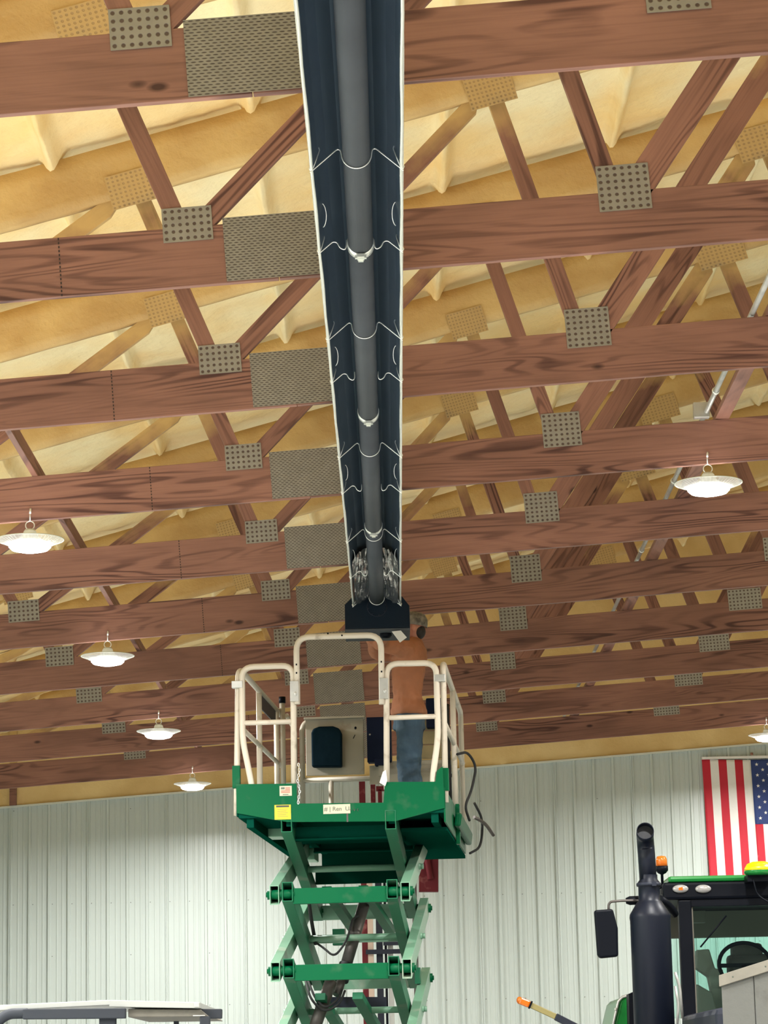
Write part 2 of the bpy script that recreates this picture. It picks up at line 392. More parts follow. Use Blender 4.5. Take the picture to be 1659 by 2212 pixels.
# foamed gable above the end wall
nx, nz = 110, 26; vs = []; fs = []
from mathutils import noise
for i in range(nx+1):
    x = XL+(RIDGE-XL)*i/nx
    for j in range(nz+1):
        z0 = wall_top(x)+.005; z1 = topc(x)+.5; z = z0+(z1-z0)*j/nz
        b = .02*noise.noise(Vector((x*2.2, 0, z*2.2)))+.012*noise.noise(Vector((x*7, 3, z*7)))
        if j == 0: b = 0
        for px in (-4.67, -2.45, 1.43, 3.6):
            b += .045*math.exp(-((x-px)/.05)**2)
        vs.append((x, YW-.01-abs(b), z))
for i in range(nx):
    for j in range(nz): a = i*(nz+1)+j; fs.append((a, a+nz+1, a+nz+2, a+1))
mb = MB(); mb.add(vs, fs, 0, True); struct(build(mb, 'wall_back_gable', 'foam_gable'), 'amber spray foam over the gable framing')
mb = MB(); mb.add([(RIDGE, YW-.02, wall_top(RIDGE)-.05), (XR+.1, YW-.02, wall_top(2*RIDGE-XR)-.25), (XR+.1, YW-.02, topc(2*RIDGE-XR)+.6), (RIDGE, YW-.02, topc(RIDGE)+.6)], [(0, 1, 2, 3)]); struct(build(mb, 'wall_back_gable_right', 'foam_gable'), 'amber foam gable beyond the ridge')
mb = MB(); p = at(30, 1722, YW); mb.beam((p.x, YW-.065, wall_top(p.x)+.012), (p.x, YW-.065, 6.2), .06, .085, (1, 0, 0)); 
tag(build(mb, 'gable_stud', M['wood']), 'short bare timber stud in the foam at far left above the white wall', 'timber stud')
# side walls, right roof slope (mostly outside the view)
def sidewall(name, X, sgn, lab):
    mb = MB(); pr = rib_profile(-8, YW, .1); vs = []; fs = []
    for y, d in pr: vs += [(X+sgn*d, y, 0), (X+sgn*d, y, 5.55)]
    for i in range(len(pr)-1): fs.append((2*i, 2*i+1, 2*i+3, 2*i+2))
    mb.add(vs, fs); struct(build(mb, name, 'white_wall'), lab)
sidewall('wall_left', XL, 1, 'white ribbed steel side wall, left')
sidewall('wall_right', XR, -1, 'white ribbed steel side wall, right')

# sprayed roof deck with the foamed purlins as ribs
def deck_z(x, y):
    zt = topc(x)+.30
    n = noise.noise(Vector((x*1.3, y*.6, 1.7)))*.045+noise.noise(Vector((x*4, y*2.2, 4.1)))*.020+noise.noise(Vector((x*9, y*7, 9.1)))*.008
    k = (x-.44)/1.12; d = (k-round(k))*1.12+.018*noise.noise(Vector((round(k)*7.3, y*1.4, 0)))
    amp = .10*(1+.35*noise.noise(Vector((round(k)*3.1, y*2.5, 5))))
    yy = (y-9.831-.02)/2.4384; dy = abs(yy-round(yy))*2.4384
    wdt = .036+.016*math.exp(-(dy/.08)**2)
    rib = amp*math.exp(-(abs(d)/wdt)**2.6)*(1+.18*math.exp(-(dy/.07)**2))
    # secondary soft folds
    return zt+.075+n-rib
def deck(name, x0, x1, y0, y1, dx, dy, lab, flip=False):
    nx = int((x1-x0)/dx); ny = int((y1-y0)/dy); vs = []; fs = []
    for i in range(nx+1):
        for j in range(ny+1):
            x = x0+(x1-x0)*i/nx; y = y0+(y1-y0)*j/ny; vs.append((2*RIDGE-x if flip else x, y, deck_z(x, y)))
    for i in range(nx):
        for j in range(ny): a = i*(ny+1)+j; fs.append((a, a+1, a+ny+2, a+ny+1))
    mb = MB(); mb.add(vs, fs, 0, True); return struct(build(mb, name, 'foam_deck'), lab)
deck('ceiling', XL-.1, RIDGE, 6, YW+.05, .022, .045, 'sprayed cream foam roof underside with foamed purlins')
deck('ceiling_front', XL-.1, RIDGE, -8, 6, .1, .3, 'sprayed foam roof underside behind the viewer')
deck('ceiling_right', XL-.1, RIDGE, -8, YW+.05, .14, .3, 'far slope of the sprayed foam roof', True)

# ------------------------------------------------------------------ roof trusses
NB = {'E0': -4.95, 'E': -2.918, 'A': -.874, 'B': 1.159, 'H': 3.249, 'K': 5.28}      # nodes on the bottom chord
NT = {'F0': -5.35, 'F': -3.30, 'D': -1.336, 'Cc': .657, 'G': 2.54, 'J': 4.60}      # nodes on the top chord
TH = .038
def member(name, p0, p1, h, parent, m_='wood', th=TH, y=0, rz=None, inset=0):
    """timber board from p0 to p1 in the truss plane (x, z), local x along the grain"""
    p0 = Vector((p0[0], p0[1])); p1 = Vector((p1[0], p1[1])); d = p1-p0; L_ = d.length; ang = math.atan2(d.y, d.x)
    mb = MB(); mb.box((L_/2, 0, 0), (L_, th, h))
    return build(mb, name, m_, parent, (p0.x, y+th/2, p0.y), (0, -ang, 0), bevel=.003)
def plate(name, x, z, w, h, ang, m_, parent, y=-.0045):
    mb = MB(); mb.box((0, 0, 0), (w, .003, h))
    return build(mb, name, m_, parent, (x, y, z), (0, -ang, 0))
SB = math.atan(.0633); ST = math.atan(.268)
def make_truss():
    Y = TY(1)
    t = thing('roof_truss', '', 'roof truss', (0, Y, 0), 0, 'timber roof trusses')
    zc = lambda x: chord(x)+.143
    xs = -.46
    member('bottom_chord', (XL+.05, zc(XL+.05)), (xs-.002, zc(xs-.002)), .286, t)
    member('bottom_chord', (xs+.002, zc(xs+.002)), (RIDGE+.1, zc(RIDGE+.1)), .286, t)
    # foamed top chord: a board thickened and roughened by foam
    mb = MB(); x0, x1 = XL+.02, RIDGE; n = 330; prof = [(-.028, -.004), (-.034, .05), (-.030, .14), (-.026, .22), (-.022, .31), (.055, .31), (.060, .2), (.062, .06), (.052, -.006), (.01, -.010)]
    vs = []; fs = []; q = len(prof)
    for i in range(n+1):
        x = x0+(x1-x0)*i/n
        for k, (py, pz) in enumerate(prof):
            a = noise.noise(Vector((x*5, k*.9, 2)))*.008+noise.noise(Vector((x*1.2, k*.5, 8)))*.008
            vs.append((x, py+(a if py > 0 else -abs(a)), topc(x)+pz+(a*.8 if pz < .28 else 0)))
    for i in range(n):
        for k in range(q): fs.append((i*q+k, i*q+(k+1) % q, (i+1)*q+(k+1) % q, (i+1)*q+k))
    mb.add(vs, fs, 0, True); build(mb, 'top_chord', 'foam_chord', t)
    def web(a, b, h, y=.0):
        pa = Vector((NB[a], chord(NB[a])+.286)); pb = Vector((NT[b], topc(NT[b])+.02))
        d = (pb-pa).normalized(); 
        return pa, pb, h
    def addweb(a, b, h, offa=0, offb=0):
        # webs stop at the chord edges (cut square slightly inside the plates)
        pa = Vector((NB[a]+offa, chord(NB[a]+offa)+.286)); pb = Vector((NT[b]+offb, topc(NT[b]+offb)))
        d = (pb-pa).normalized(); pa = pa+d*(.012+h*.25*0); 
        L_ = (pb-pa).length; ang = math.atan2(d.y, d.x)
        # ends cut along the chord slopes
        mb = MB(); hh = h/2
        def cut(s_, sgn):   # x shift at upper/lower edge so that the end lies along slope s_
            return hh/math.tan(ang-s_) if abs(math.sin(ang-s_)) > .2 else 0
        c0 = cut(SB, 1); c1 = cut(ST, 1)
        poly = [(-c0, hh*0-hh), (L_-c1, -hh), (L_+c1, hh), (c0, hh)]
        poly = [(0+(-1)*(-hh)/math.tan(ang-SB)*-1, -hh), (L_+(-hh)/math.tan(ang-ST), -hh), (L_+hh/math.tan(ang-ST), hh), (hh/math.tan(ang-SB), hh)]
        poly[0] = (-hh/math.tan(ang-SB), -hh)
        mb.prism(poly, -TH/2, TH/2)
        build(mb, 'web', 'wood', t, (pa.x, TH/2, pa.y), (0, -ang, 0), bevel=.002)
    addweb('A', 'D', .089, -.035, .02); addweb('A', 'Cc', .095, .055, -.06)
    addweb('B', 'Cc', .089, -.05, .02); addweb('B', 'G', .140, .055, -.07)
    addweb('E', 'D', .100, .06, -.07); addweb('E', 'F', .089, -.04, .02)
    addweb('H', 'G', .115, -.05, .03); addweb('H', 'J', .140, .06, -.06)
    addweb('E0', 'F', .089, .05, -.05); addweb('K', 'J', .115, -.05, .03)
    for n_, w, h, m_, dz in (('E', .25, .175, 'plate57', .30), ('A', .232, .165, 'plate57', .298), ('B', .245, .222, 'plate77', .303), ('H', .30, .19, 'plate85', .295)):
        plate('gusset_plate', NB[n_], chord(NB[n_])+dz, w, h, SB, m_, t)
    for n_, w, h in (('D', .30, .20), ('Cc', .27, .20), ('G', .36, .22), ('F', .27, .18)):
        plate('gusset_plate', NT[n_], topc(NT[n_])+.02, w, h, ST, 'platetop', t, y=-.046)
    plate('splice_plate', xs, chord(xs)+.160, .485, .306, SB, 'splice', t)
    # dark stamped line across the chord
    mb = MB()
    for k in range(15): mb.box((0, 0, -.136+k*.0193), (.0065, .0012, .011))
    build(mb, 'chalk_line', 'chalk', t, (-1.465, -.0006, chord(-1.465)+.143), (0, -SB, 0))
    return t
labs = ['nearest timber roof truss, its wide swirl-grained bottom board across the top of the photo',
        'second timber roof truss from the viewer, passing behind the upper part of the heater',
        'third timber roof truss from the viewer, between two with no lamps on them',
        'fourth timber roof truss from the viewer, with the two largest round lamps hung on it',
        'fifth timber roof truss from the viewer, just beyond the two largest round lamps',
        'sixth timber roof truss from the viewer, right behind the end of the heater',
        'seventh timber roof truss from the viewer, directly behind the cap of the man',
        'eighth timber roof truss from the viewer, with the third left-hand lamp hung on it',
        'ninth timber roof truss from the viewer, last but one before the white wall',
        'farthest timber roof truss, the last one in front of the white wall']
tr = make_truss(); tr['label'] = labs[0]
for k in range(1, 10): dup(tr, (0, TY(k+1), 0), labs[k])

# lateral braces lying on the bottom chords, conduit beside the right one
def zb(x): return chord(x)+.286
mb = MB(); mb.box((0, 0, 0), (26.5, .038, .095))
o = build(mb, 'timber_brace', 'wood', None, (-2.205, 8.0+13.1, zb(-2.205)+.048), (0, 0, PI/2), bevel=.002); tag(o, 'long timber brace lying on top of the trusses at the left of the photo', 'timber brace')
mb = MB(); mb.box((0, 0, 0), (26.5, .089, .038))
o = build(mb, 'timber_brace', 'wood', None, (2.19, 8.0+13.1, zb(2.19)+.020), (0, 0, PI/2), bevel=.002); tag(o, 'long timber brace lying on top of the trusses at right, beside the grey conduit', 'timber brace')
cx_ = 2.075
t = thing('conduit_run', 'grey metal electrical conduit running beside the right-hand brace, with a junction box', 'conduit', (cx_, 8, zb(cx_)+.03))
mb = MB(); mb.tube([(0, 0, 0), (0, 26.4, 0)], .0165, 12); build(mb, 'pipe', 'galv', t)
for k in range(5):
    mb = MB(); mb.lathe([(.019, -.02), (.024, -.015), (.024, .015), (.019, .02)], (0, 3.3+k*2.6, 0), 14, 0, Matrix.Rotation(PI/2, 3, 'X')); build(mb, 'coupling', 'bright', t)
mb = MB(); mb.box((-.03, TY(4)-8-.10, .01), (.10, .06, .10)); build(mb, 'junction_box', 'galv', t, bevel=.004)

# ------------------------------------------------------------------ high-bay lamps and added unseen fill lights
LP = [(-2.232, 4, 'largest and nearest of the round white lamps on the left, cut by the photo edge'), (-2.236, 6, 'second round white lamp from the left edge, under the sixth truss'),
      (-2.232, 8, 'third round white lamp of the left row, just left of the lift rail'), (-2.25, 10, 'farthest round white lamp of the left row, close above the white wall'),
      (2.08, 4, 'large round white lamp hanging at right, alone under the fourth truss'), (4.40, 10, 'small round white lamp at the right edge above the flag'),
      (-2.23, 2, None), (-2.23, 0, None), (-2.23, -2, None), (2.08, 1, None), (2.08, -2, None), (4.4, 1, None), (4.4, -1, None), (4.6, 3, None), (4.6, 5, None), (-4.5, 3.5, None), (-4.5, 0, None), (.9, -.2, None), (-1.0, -1, None), (-4.5, 1.5, None), (-4.6, -1, None), (0, -2, None), (-4.8, 3, None), (7.0, 2, None), (7.0, 10, None), (11.5, 4, None), (-5.2, 2, None), (-5.2, 7, None), (7, -1, None)]  # unseen lights without fixtures, many added to brighten the near ceiling
def make_lamp():
    t = thing('pendant_lamp', '', 'ceiling lamp', (0, 0, 0), 0, 'round high-bay lamps hung from the trusses')
    R_ = .212
    mb = MB(); mb.lathe([(.128, -.044), (.150, -.034), (.185, -.020), (R_, -.008), (R_+.003, -.002), (.205, .0), (.180, -.012), (.148, -.026), (.126, -.036)], n=64)
    for k in range(48):
        a = 2*PI*k/48; c, s_ = math.cos(a), math.sin(a); mb.beam((.14*c, .14*s_, -.034), (.205*c, .205*s_, -.006), .0025, .004)
    build(mb, 'reflector_dish', 'acrylic', t)
    mb = MB(); mb.lathe([(0, -.082), (.07, -.079), (.115, -.068), (.133, -.050), (.129, -.036), (.10, -.03)], n=48); build(mb, 'lens', 'lens', t)
    mb = MB(); mb.tube([((R_+.002)*math.cos(a), (R_+.002)*math.sin(a), -.004) for a in [2*PI*k/64 for k in range(64)]], .0032, 8, closed=True); build(mb, 'rim', 'trimw', t)
    mb = MB(); mb.lathe([(.0, .064), (.030, .064), (.040, .05), (.050, .02), (.085, -.008), (.10, -.030), (0, -.032)], n=32); build(mb, 'driver', 'trimw', t)
    mb = MB(); mb.tube([(0.028*math.cos(a), 0, .090+.028*math.sin(a)) for a in [2*PI*k/20 for k in range(20)]], .0035, 8, closed=True)
    mb.tube([(0, 0, .118), (0, 0, .19)], .004, 8); mb.tube([(0, 0, .165), (0.004, 0, .20)], .007, 8); build(mb, 'hook', 'wire', t)
    return t
lamp0 = make_lamp()
for i, (x, n_, lab) in enumerate(LP):
    zl = chord(x)-.125; y = TY(n_)-.015
    if lab is not None:
        if i == 0: lamp0.location = (x, y, zl); lamp0['label'] = lab
        else: dup(lamp0, (x, y, zl), lab)
    ld = bpy.data.lights.new('lamp_or_fill_light', 'AREA'); ld.shape = 'DISK'; ld.size = .24; ld.energy = 225; ld.color = (1, .99, .97)
    try: ld.spread = math.radians(168)
    except Exception: pass
    lo = bpy.data.objects.new('lamp_or_fill_light', ld); C.objects.link(lo); lo.location = (x, y, zl-.09)

# ------------------------------------------------------------------ tube heater
HZ, HX0, HX1, HY0, HY1 = 5.0, -.058, -.038, 7.2, 19.86
t = thing('tube_heater', 'long hanging infrared tube heater with dark reflector and bright edges, running down the middle', 'heater', (-.05, HY1, HZ))
ang = math.atan2(HX1-HX0, HY1-8.34)
t.rotation_euler = (0, 0, -ang)
L_ = HY1-HY0                       # local: y from -L to 0
out = [(-.170, 0), (-.162, .028), (-.150, .085), (-.118, .135), (-.070, .160), (-.036, .166), (0, .168), (.036, .166), (.070, .160), (.118, .135), (.150, .085), (.162, .028), (.170, 0)]
vs = []; fs = []; n = 60; q = len(out)
for i in range(n+1):
    y = -L_+L_*i/n; w = .0012*math.sin(i*2.1)
    for (x, z) in out: vs.append((x+w*(1 if abs(x) > .1 else 0), y, z))
for i in range(n):
    for k in range(q-1): fs.append((i*q+k, i*q+k+1, (i+1)*q+k+1, (i+1)*q+k))
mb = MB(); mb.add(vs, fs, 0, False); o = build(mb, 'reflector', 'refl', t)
s_ = o.modifiers.new('solid', 'SOLIDIFY'); s_.thickness = .003; s_.offset = 1
for sg in (-1, 1):
    pts = [(sg*.171+.0015*math.sin(i*1.3), -L_+L_*i/60, .002) for i in range(61)]
    mb = MB(); mb.tube(pts, .0068, 8); mb.beam((sg*.176, -L_, .016), (sg*.176, 0, .016), .005, .026)
    build(mb, 'edge_bead', 'bright', t)
secs = [-L_, 11.15-HY1, 14.14-HY1, 17.18-HY1, .040]; TR_, TZ = .053, .058
for a, b in zip(secs, secs[1:]):
    mb = MB(); mb.tube([(0, a+.004, TZ), (0, b+.02, TZ)], TR_, 32); build(mb, 'radiant_tube', 'tube', t)
for y in secs[1:4]:
    mb = MB(); mb.lathe([(TR_+.001, -.045), (TR_+.004, -.04), (TR_+.004, .02), (TR_+.001, .025)], (0, y, TZ), 32, 0, Matrix.Rotation(PI/2, 3, 'X'))
    mb.box((0, y-.01, TZ-TR_-.010), (.030, .055, .014)); mb.box((0, y-.02, TZ-TR_-.014), (.048, .020, .012)); mb.box((0, y+.02, TZ-TR_-.012), (.022, .020, .018))
    build(mb, 'tube_clamp', 'bright', t)
def hangerU(y):
    mb = MB(); r = TR_+.004; z0 = TZ+.02
    arc = [(r*math.cos(a), y, TZ+r*math.sin(a)) for a in [PI+PI*k/14 for k in range(15)]]
    left = [(-.178, y, -.012), (-.172, y, -.006), (-.082, y-.0, .072), (-.070, y, .080), (-.060, y, .074)]
    pts = fillet(left+arc+[(-x, yy, z) for x, yy, z in reversed(left)], .006, 3); mb.tube(pts, .0028, 8)
    for s in (-1, 1): mb.tube(fillet([(s*.172, y, -.006), (s*.182, y, .004), (s*.176, y+.004, .014)], .006), .0026, 8); mb.tube(fillet([(s*.170, y, -.004), (s*.140, y+.02, .085), (s*.146, y+.02, .098), (s*.160, y+.02, .080)], .01), .0024, 8)
    build(mb, 'wire_hanger', 'wire', t)
def hangerW(y):
    for s in (-1, 1):
        mb = MB()
        pts = [(s*.178, y, -.010), (s*.172, y, -.006), (s*.116, y, .042), (s*.098, y, .040), (s*.085, y, .014), (s*.066, y, .006), (s*.058, y, .020), (s*.058, y, .05)]
        mb.tube(fillet(pts, .012, 4), .0028, 8)
        mb.tube(fillet([(s*.170, y, -.004), (s*.150, y+.02, .070), (s*.160, y+.02, .085)], .01), .0024, 8)
        mb.tube(fillet([(s*.172, y, -.006), (s*.182, y, .004), (s*.176, y+.004, .014)], .006), .0026, 8)
        build(mb, 'wire_hanger', 'wire', t)
for y in (10.007, 12.464, 14.954, 17.412, 19.84): hangerU(y-HY1)
for y in (11.069, 13.265, 15.9, 18.693): hangerW(y-HY1)
# thin curled tabs joining reflector sections
for y in (10.75, 12.98, 15.6, 18.2):
    for s in (-1, 1): mb = MB(); mb.tube([(s*(.148-.014*math.sin(k*PI/8)), y-HY1+.012*k-.05, .055+.035*math.cos(k*PI/8)) for k in range(9)], .0018, 6); build(mb, 'reflector_tab', 'wire', t)
# crumpled foil end pieces beside the tube
for s in (-1, 1):
    vs = []; fs = []; a_, b_ = 12, 12
    for i in range(a_+1):
        for j in range(b_+1):
            x = s*(.05+.105*i/a_); y = -1.55+1.5*j/b_
            z = .128-.10*(i/a_)**2*.9-.08*(j/b_)**1.5+.018*noise.noise(Vector((i*.9, j*.9, s*5)))
            vs.append((x, y, max(.006, min(z, .13-.4*max(0, abs(x)-.11)))))
    for i in range(a_):
        for j in range(b_): k = i*(b_+1)+j; fs.append((k, k+1, k+b_+2, k+b_+1))
    mb = MB(); mb.add(vs, fs, 0, False); build(mb, 'foil_end', 'foil', t)
# burner box at the far end
t = thing('burner_box', 'black burner control box with chamfered top on the far end of the tube heater', 'heater box', (-.05, 19.915, 4.835))
mb = MB(); mb.prism([(-.236, .006), (.236, .006), (.236, .170), (.186, .238), (-.182, .238), (-.236, .185)], 0, .46); build(mb, 'casing', 'burner', t, bevel=.003)
mb = MB(); mb.b2((-.238, .004, -.016), (.238, .458, .004)); mb.b2((.2365, -.003, 0), (.2395, .46, .172)); build(mb, 'rim', 'burner_edge', t, bevel=.002)  # grey slab under the black box, the underside's reflected light put into its tone
mb = MB(); mb.lathe([(.070, -.004), (.074, -.001), (.074, .002), (.070, .004)], (0, -.001, .165), 32, 0, Matrix.Rotation(PI/2, 3, 'X'))
for k in range(8): a = 2*PI*k/8+.2; mb.ell((.064*math.cos(a), -.003, .165+.064*math.sin(a)), (.0045, .003, .0045), 8)
build(mb, 'flange', 'darkgrey', t)
mb = MB(); mb.lathe([(.0, -.035), (.030, -.033), (.045, -.018), (.045, 0)], (.06, .12, -.016), 20); mb.box((.17, .2, -.022), (.05, .12, .014)); build(mb, 'knob', 'black', t)
pa = [at(846, 1364, 19.90), at(866, 1362, 19.90), at(879, 1377, 19.90), at(864, 1388, 19.90)]
mb = MB(); vs = pa+[p+Vector((0, .0015, 0)) for p in pa]; mb.add(vs, [(0, 1, 2, 3), (7, 6, 5, 4), (0, 4, 5, 1), (1, 5, 6, 2), (2, 6, 7, 3), (3, 7, 4, 0)])
tag(build(mb, 'paper_tag', 'paper'), 'white paper tag dangling under the burner box beside the raised arm', 'paper tag')

# ------------------------------------------------------------------ scissor lift
LA = math.radians(-4.3)
lift = thing('scissor_lift', 'green scissor lift with worn cream guard rails, raised under the heater', 'scissor lift', (-.30, 19.33, 0), LA)
DZ = 3.47; DL = 2.85
fpoly = [(-.77, 3.666), (-.34, 3.657), (-.34, 3.517), (.268, 3.506), (.283, 3.65), (.636, 3.642), (.650, 3.72), (.690, 3.748), (.697, 3.456), (.345, 3.373), (-.41, 3.389), (-.765, 3.461)]
mb = MB(); mb.prism(fpoly[::-1], 0, .012); fp = build(mb, 'front_kick_plate', 'green', lift, bevel=.002)
def lab(name, u0, v0, u1, v1, m_, parent, depth=.003, yw=19.33):
    a = at(u0, v0, yw); b = at(u1, v1, yw); mb = MB(); mb.b2((a.x+.30, -depth, b.z), (b.x+.30, 0, a.z)); return build(mb, name, m_, parent, (0, -.0008, 0)), a.x+.30, b.x+.30, b.z, a.z
l1, x0, x1, z0, z1 = lab('warning_label', 592, 1738, 628, 1769, 'yellow_lab', fp)
mb = MB(); mb.b2((x0+.012, -.0045, z1-.017), (x1-.012, -.0035, z1-.004))
for k in range(5): mb.b2((x0+.020, -.0045, z1-.033-k*.0125), (x1-.020-.012*(k % 2), -.0038, z1-.030-k*.0125), 1)
build(mb, 'label_print', ['ink', M['pink']], l1) if False else build(mb, 'label_print', ['ink', 'khaki'], fp)
l2, x0, x1, z0, z1 = lab('name_label', 698, 1738, 757, 1757, 'cream_lab', fp)
def text(body, x, z, size, m_, parent, name='lettering', y=-.0046, sx=1):
    cu = bpy.data.curves.new(name, 'FONT'); cu.body = body; cu.size = size; cu.extrude = .0004; cu.align_x = 'CENTER'; cu.align_y = 'CENTER'
    ob = bpy.data.objects.new('tmp', cu); C.objects.link(ob); dg = bpy.context.evaluated_depsgraph_get()
    me = bpy.data.meshes.new_from_object(ob.evaluated_get(dg)); bpy.data.objects.remove(ob)
    me.materials.clear(); me.materials.append(M[m_]); o = bpy.data.objects.new(name, me); C.objects.link(o); o.parent = parent
    o.location = (x, y, z); o.rotation_euler = (PI/2, 0, 0); o.scale = (sx, 1, 1); return o
text('# | Ren  U', (x0+x1)/2, (z0+z1)/2, .042, 'inkg', fp)
text('~ v t', .06, 3.462, .035, 'ink', fp)
mb = MB(); mb.b2((.008, -.0012, 3.378), (.020, .0, 3.47)); build(mb, 'weld_streak', 'steel', fp)
l3, x0, x1, z0, z1 = lab('flag_decal', 603, 1697, 630, 1718, 'cream_lab', fp)
mb = MB()
for k in range(4): mb.b2((x0+.010+(.030 if k < 2 else 0), -.0042, z1-.018-k*.0105), (x1-.012, -.0034, z1-.011-k*.0105), 0)
mb.b2((x0+.010, -.0044, z1-.024), (x0+.036, -.0034, z1-.009), 1); mb.b2((x0+.022, -.0042, z0+.006), (x1-.024, -.0034, z0+.012), 1)
build(mb, 'decal_print', ['pink', 'inkg'], fp)
# deck and its underframe
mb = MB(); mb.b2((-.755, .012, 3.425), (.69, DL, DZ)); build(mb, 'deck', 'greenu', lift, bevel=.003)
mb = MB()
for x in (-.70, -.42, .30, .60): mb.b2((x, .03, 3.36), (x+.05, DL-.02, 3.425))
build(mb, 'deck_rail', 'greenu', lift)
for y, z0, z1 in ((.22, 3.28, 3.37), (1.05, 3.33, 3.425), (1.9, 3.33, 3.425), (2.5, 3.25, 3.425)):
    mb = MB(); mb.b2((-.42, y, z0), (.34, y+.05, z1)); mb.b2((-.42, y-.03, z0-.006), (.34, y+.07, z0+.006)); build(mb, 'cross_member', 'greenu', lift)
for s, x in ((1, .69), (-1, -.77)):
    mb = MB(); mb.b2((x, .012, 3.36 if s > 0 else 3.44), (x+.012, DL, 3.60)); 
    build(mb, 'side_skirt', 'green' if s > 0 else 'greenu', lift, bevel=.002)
mb = MB(); mb.box((-.60, 1.0, 3.40), (.11, .25, .07)); mb.box((-.50, 2.2, 3.33), (.14, .3, .09)); build(mb, 'side_bracket', 'greenm', lift, bevel=.006)
# guard rails
R1 = .0215
def rail(pts, name='guard_rail', r=R1, fr=.085, m_='cream', parent=None):
    mb = MB(); mb.tube(fillet(pts, fr, 6), r, 14); return build(mb, name, m_, parent or lift)
rail([(-.645, .03, 3.55), (-.665, .03, 3.68), (-.722, .03, 3.98), (-.722, .03, 4.50), (-.355, .03, 4.50), (-.362, .03, 3.60)])
rail([(.292, .03, 3.60), (.309, .03, 4.49), (.662, .03, 4.485), (.662, .03, 3.96), (.618, .03, 3.68), (.616, .03, 3.55)])
rail([(-.722, .03, 4.100), (-.362, .03, 4.100)], 'mid_rail', .018, .001); rail([(.30, .03, 4.105), (.662, .03, 4.105)], 'mid_rail', .018, .001)
rail([(-.328, .012, 4.22), (-.328, .012, 4.70), (.276, .012, 4.695), (.272, .012, 4.20)], 'entry_hoop', R1, .10)
mb = MB()
for x, zz in ((-.328, 4.50), (-.328, 4.44), (.276, 4.50), (.276, 4.43), (-.10, 4.715), (.0, 4.698)): mb.box((x, -.0105, zz), (.010, .003, .012))
build(mb, 'pin_hole', 'black', lift)
for x in (-.345, .289): mb = MB(); mb.box((x, .01, 4.31), (.060, .055, .145)); mb.ell((x+.008, -.019, 4.29), (.012, .004, .016), 10); build(mb, 'rail_bracket', 'galv', lift, bevel=.004)
for x in (-.755, .685): mb = MB(); mb.box((x, .03, 4.375), (.078, .05, .050)); build(mb, 'rail_clamp', 'galv', lift, bevel=.003)
RT, RM = 4.495, 4.08
rail([(-.775, .06, 3.45), (-.765, .06, 3.9), (-.752, .06, RT-.03), (-.745, .16, RT), (-.745, DL-.1, RT)], 'side_rail')
rail([(.702, .06, 3.50), (.708, .06, RT-.04), (.705, .16, RT), (.69, DL, RT), (.69, DL, 3.5)], 'side_rail')
for x in (-.745, .70):
    rail([(x, .07, RM), (x, DL-.05, RM)], 'mid_rail', .018, .001)
for x, ys in ((-.748, (1.22, 2.35)), (.70, (1.45,))):
    for y in ys: rail([(x, y, 3.50), (x, y, RT)], 'rail_post', R1, .001)
mb = MB(); mb.box((-.745, 1.75, RT-.07), (.008, 1.0, .11)); build(mb, 'rail_board', 'darkgrey', lift)
mb = MB(); mb.tube([(-.70, 2.35, 3.6), (-.70, 2.35, 4.56)], .022, 12); mb.tube([(-.70, 2.35, 4.55), (-.70, 2.35, 4.60)], .027, 12, 1); build(mb, 'corner_post', ['creamd', 'black'], lift)
for x, z0 in ((.702, 3.60), (-.772, 3.66)):
    mb = MB(); mb.box((x, .055, z0+.06), (.055, .05, .16)); build(mb, 'post_socket', 'green', lift, bevel=.004)
mb = MB(); mb.box((.715, 1.45, 3.47), (.03, .09, .30)); build(mb, 'post_socket', 'green', lift, bevel=.004)
# rear end: rails, control panel, bag, dark case, yellow boards
rail([(-.60, DL, 3.5), (-.60, DL, 4.47), (-.10, DL, 4.47)], 'rear_rail', R1, .1, 'creamd'); rail([(-.655, DL-.02, 3.5), (-.655, DL-.02, 4.40), (-.70, DL-.2, 4.49)], 'rear_rail', .019, .06, 'creamd')
rail([(-.60, DL, 3.985), (.60, DL, 3.985)], 'rear_rail', .022, .001, 'creamd'); rail([(-.44+.07, DL, 3.5), (-.44+.07, DL, 3.98)], 'rear_post', .021, .001, 'creamd')
cp = MB(); cp.b2((-.56, DL-.10, 4.01), (-.09, DL-.085, 4.465)); cp.b2((-.57, DL-.13, 4.462), (-.08, DL-.06, 4.480)); cpo = build(cp, 'control_panel', 'creamd', lift, bevel=.004)
mb = MB(); poly = [(-.505, 4.072), (-.265, 4.066), (-.262, 4.335), (-.28, 4.375), (-.33, 4.395), (-.44, 4.395), (-.49, 4.378), (-.505, 4.345)]; mb.prism(poly, DL-.19, DL-.10); build(mb, 'document_holder', 'bag', lift, bevel=.012)
mb = MB(); mb.ell((-.155, DL-.102, 4.385), (.010, .004, .012), 10); mb.tube([(-.16, DL-.102, 4.33), (-.175, DL-.102, 4.30)], .003, 6); build(mb, 'panel_hole', 'black', lift)
mb = MB(); mb.b2((-.060, DL-.16, 4.10), (.13, DL-.02, 4.46)); mb.b2((.0, DL-.18, 4.07), (.10, DL-.05, 4.12)); mb.box((-.035, DL-.165, 4.32), (.015, .004, .012), None, 1); build(mb, 'control_case', ['navy', 'lampglass'], lift, bevel=.006)
mb = MB(); mb.b2((.11, DL-.08, 4.01), (.62, DL-.06, 4.11)); mb.b2((-.05, DL-.08, 3.93), (.60, DL-.06, 4.08)); mb.box((.05, DL-.14, 4.03), (.045, .03, .09)); build(mb, 'tool_tray', 'creamd', lift)
mb = MB()
for k in range(4): mb.b2((.36, DL-.07, 4.01+k*.115), (.54, DL-.04, 4.118+k*.115))
build(mb, 'yellow_crate', 'yellowcart', lift, bevel=.004)
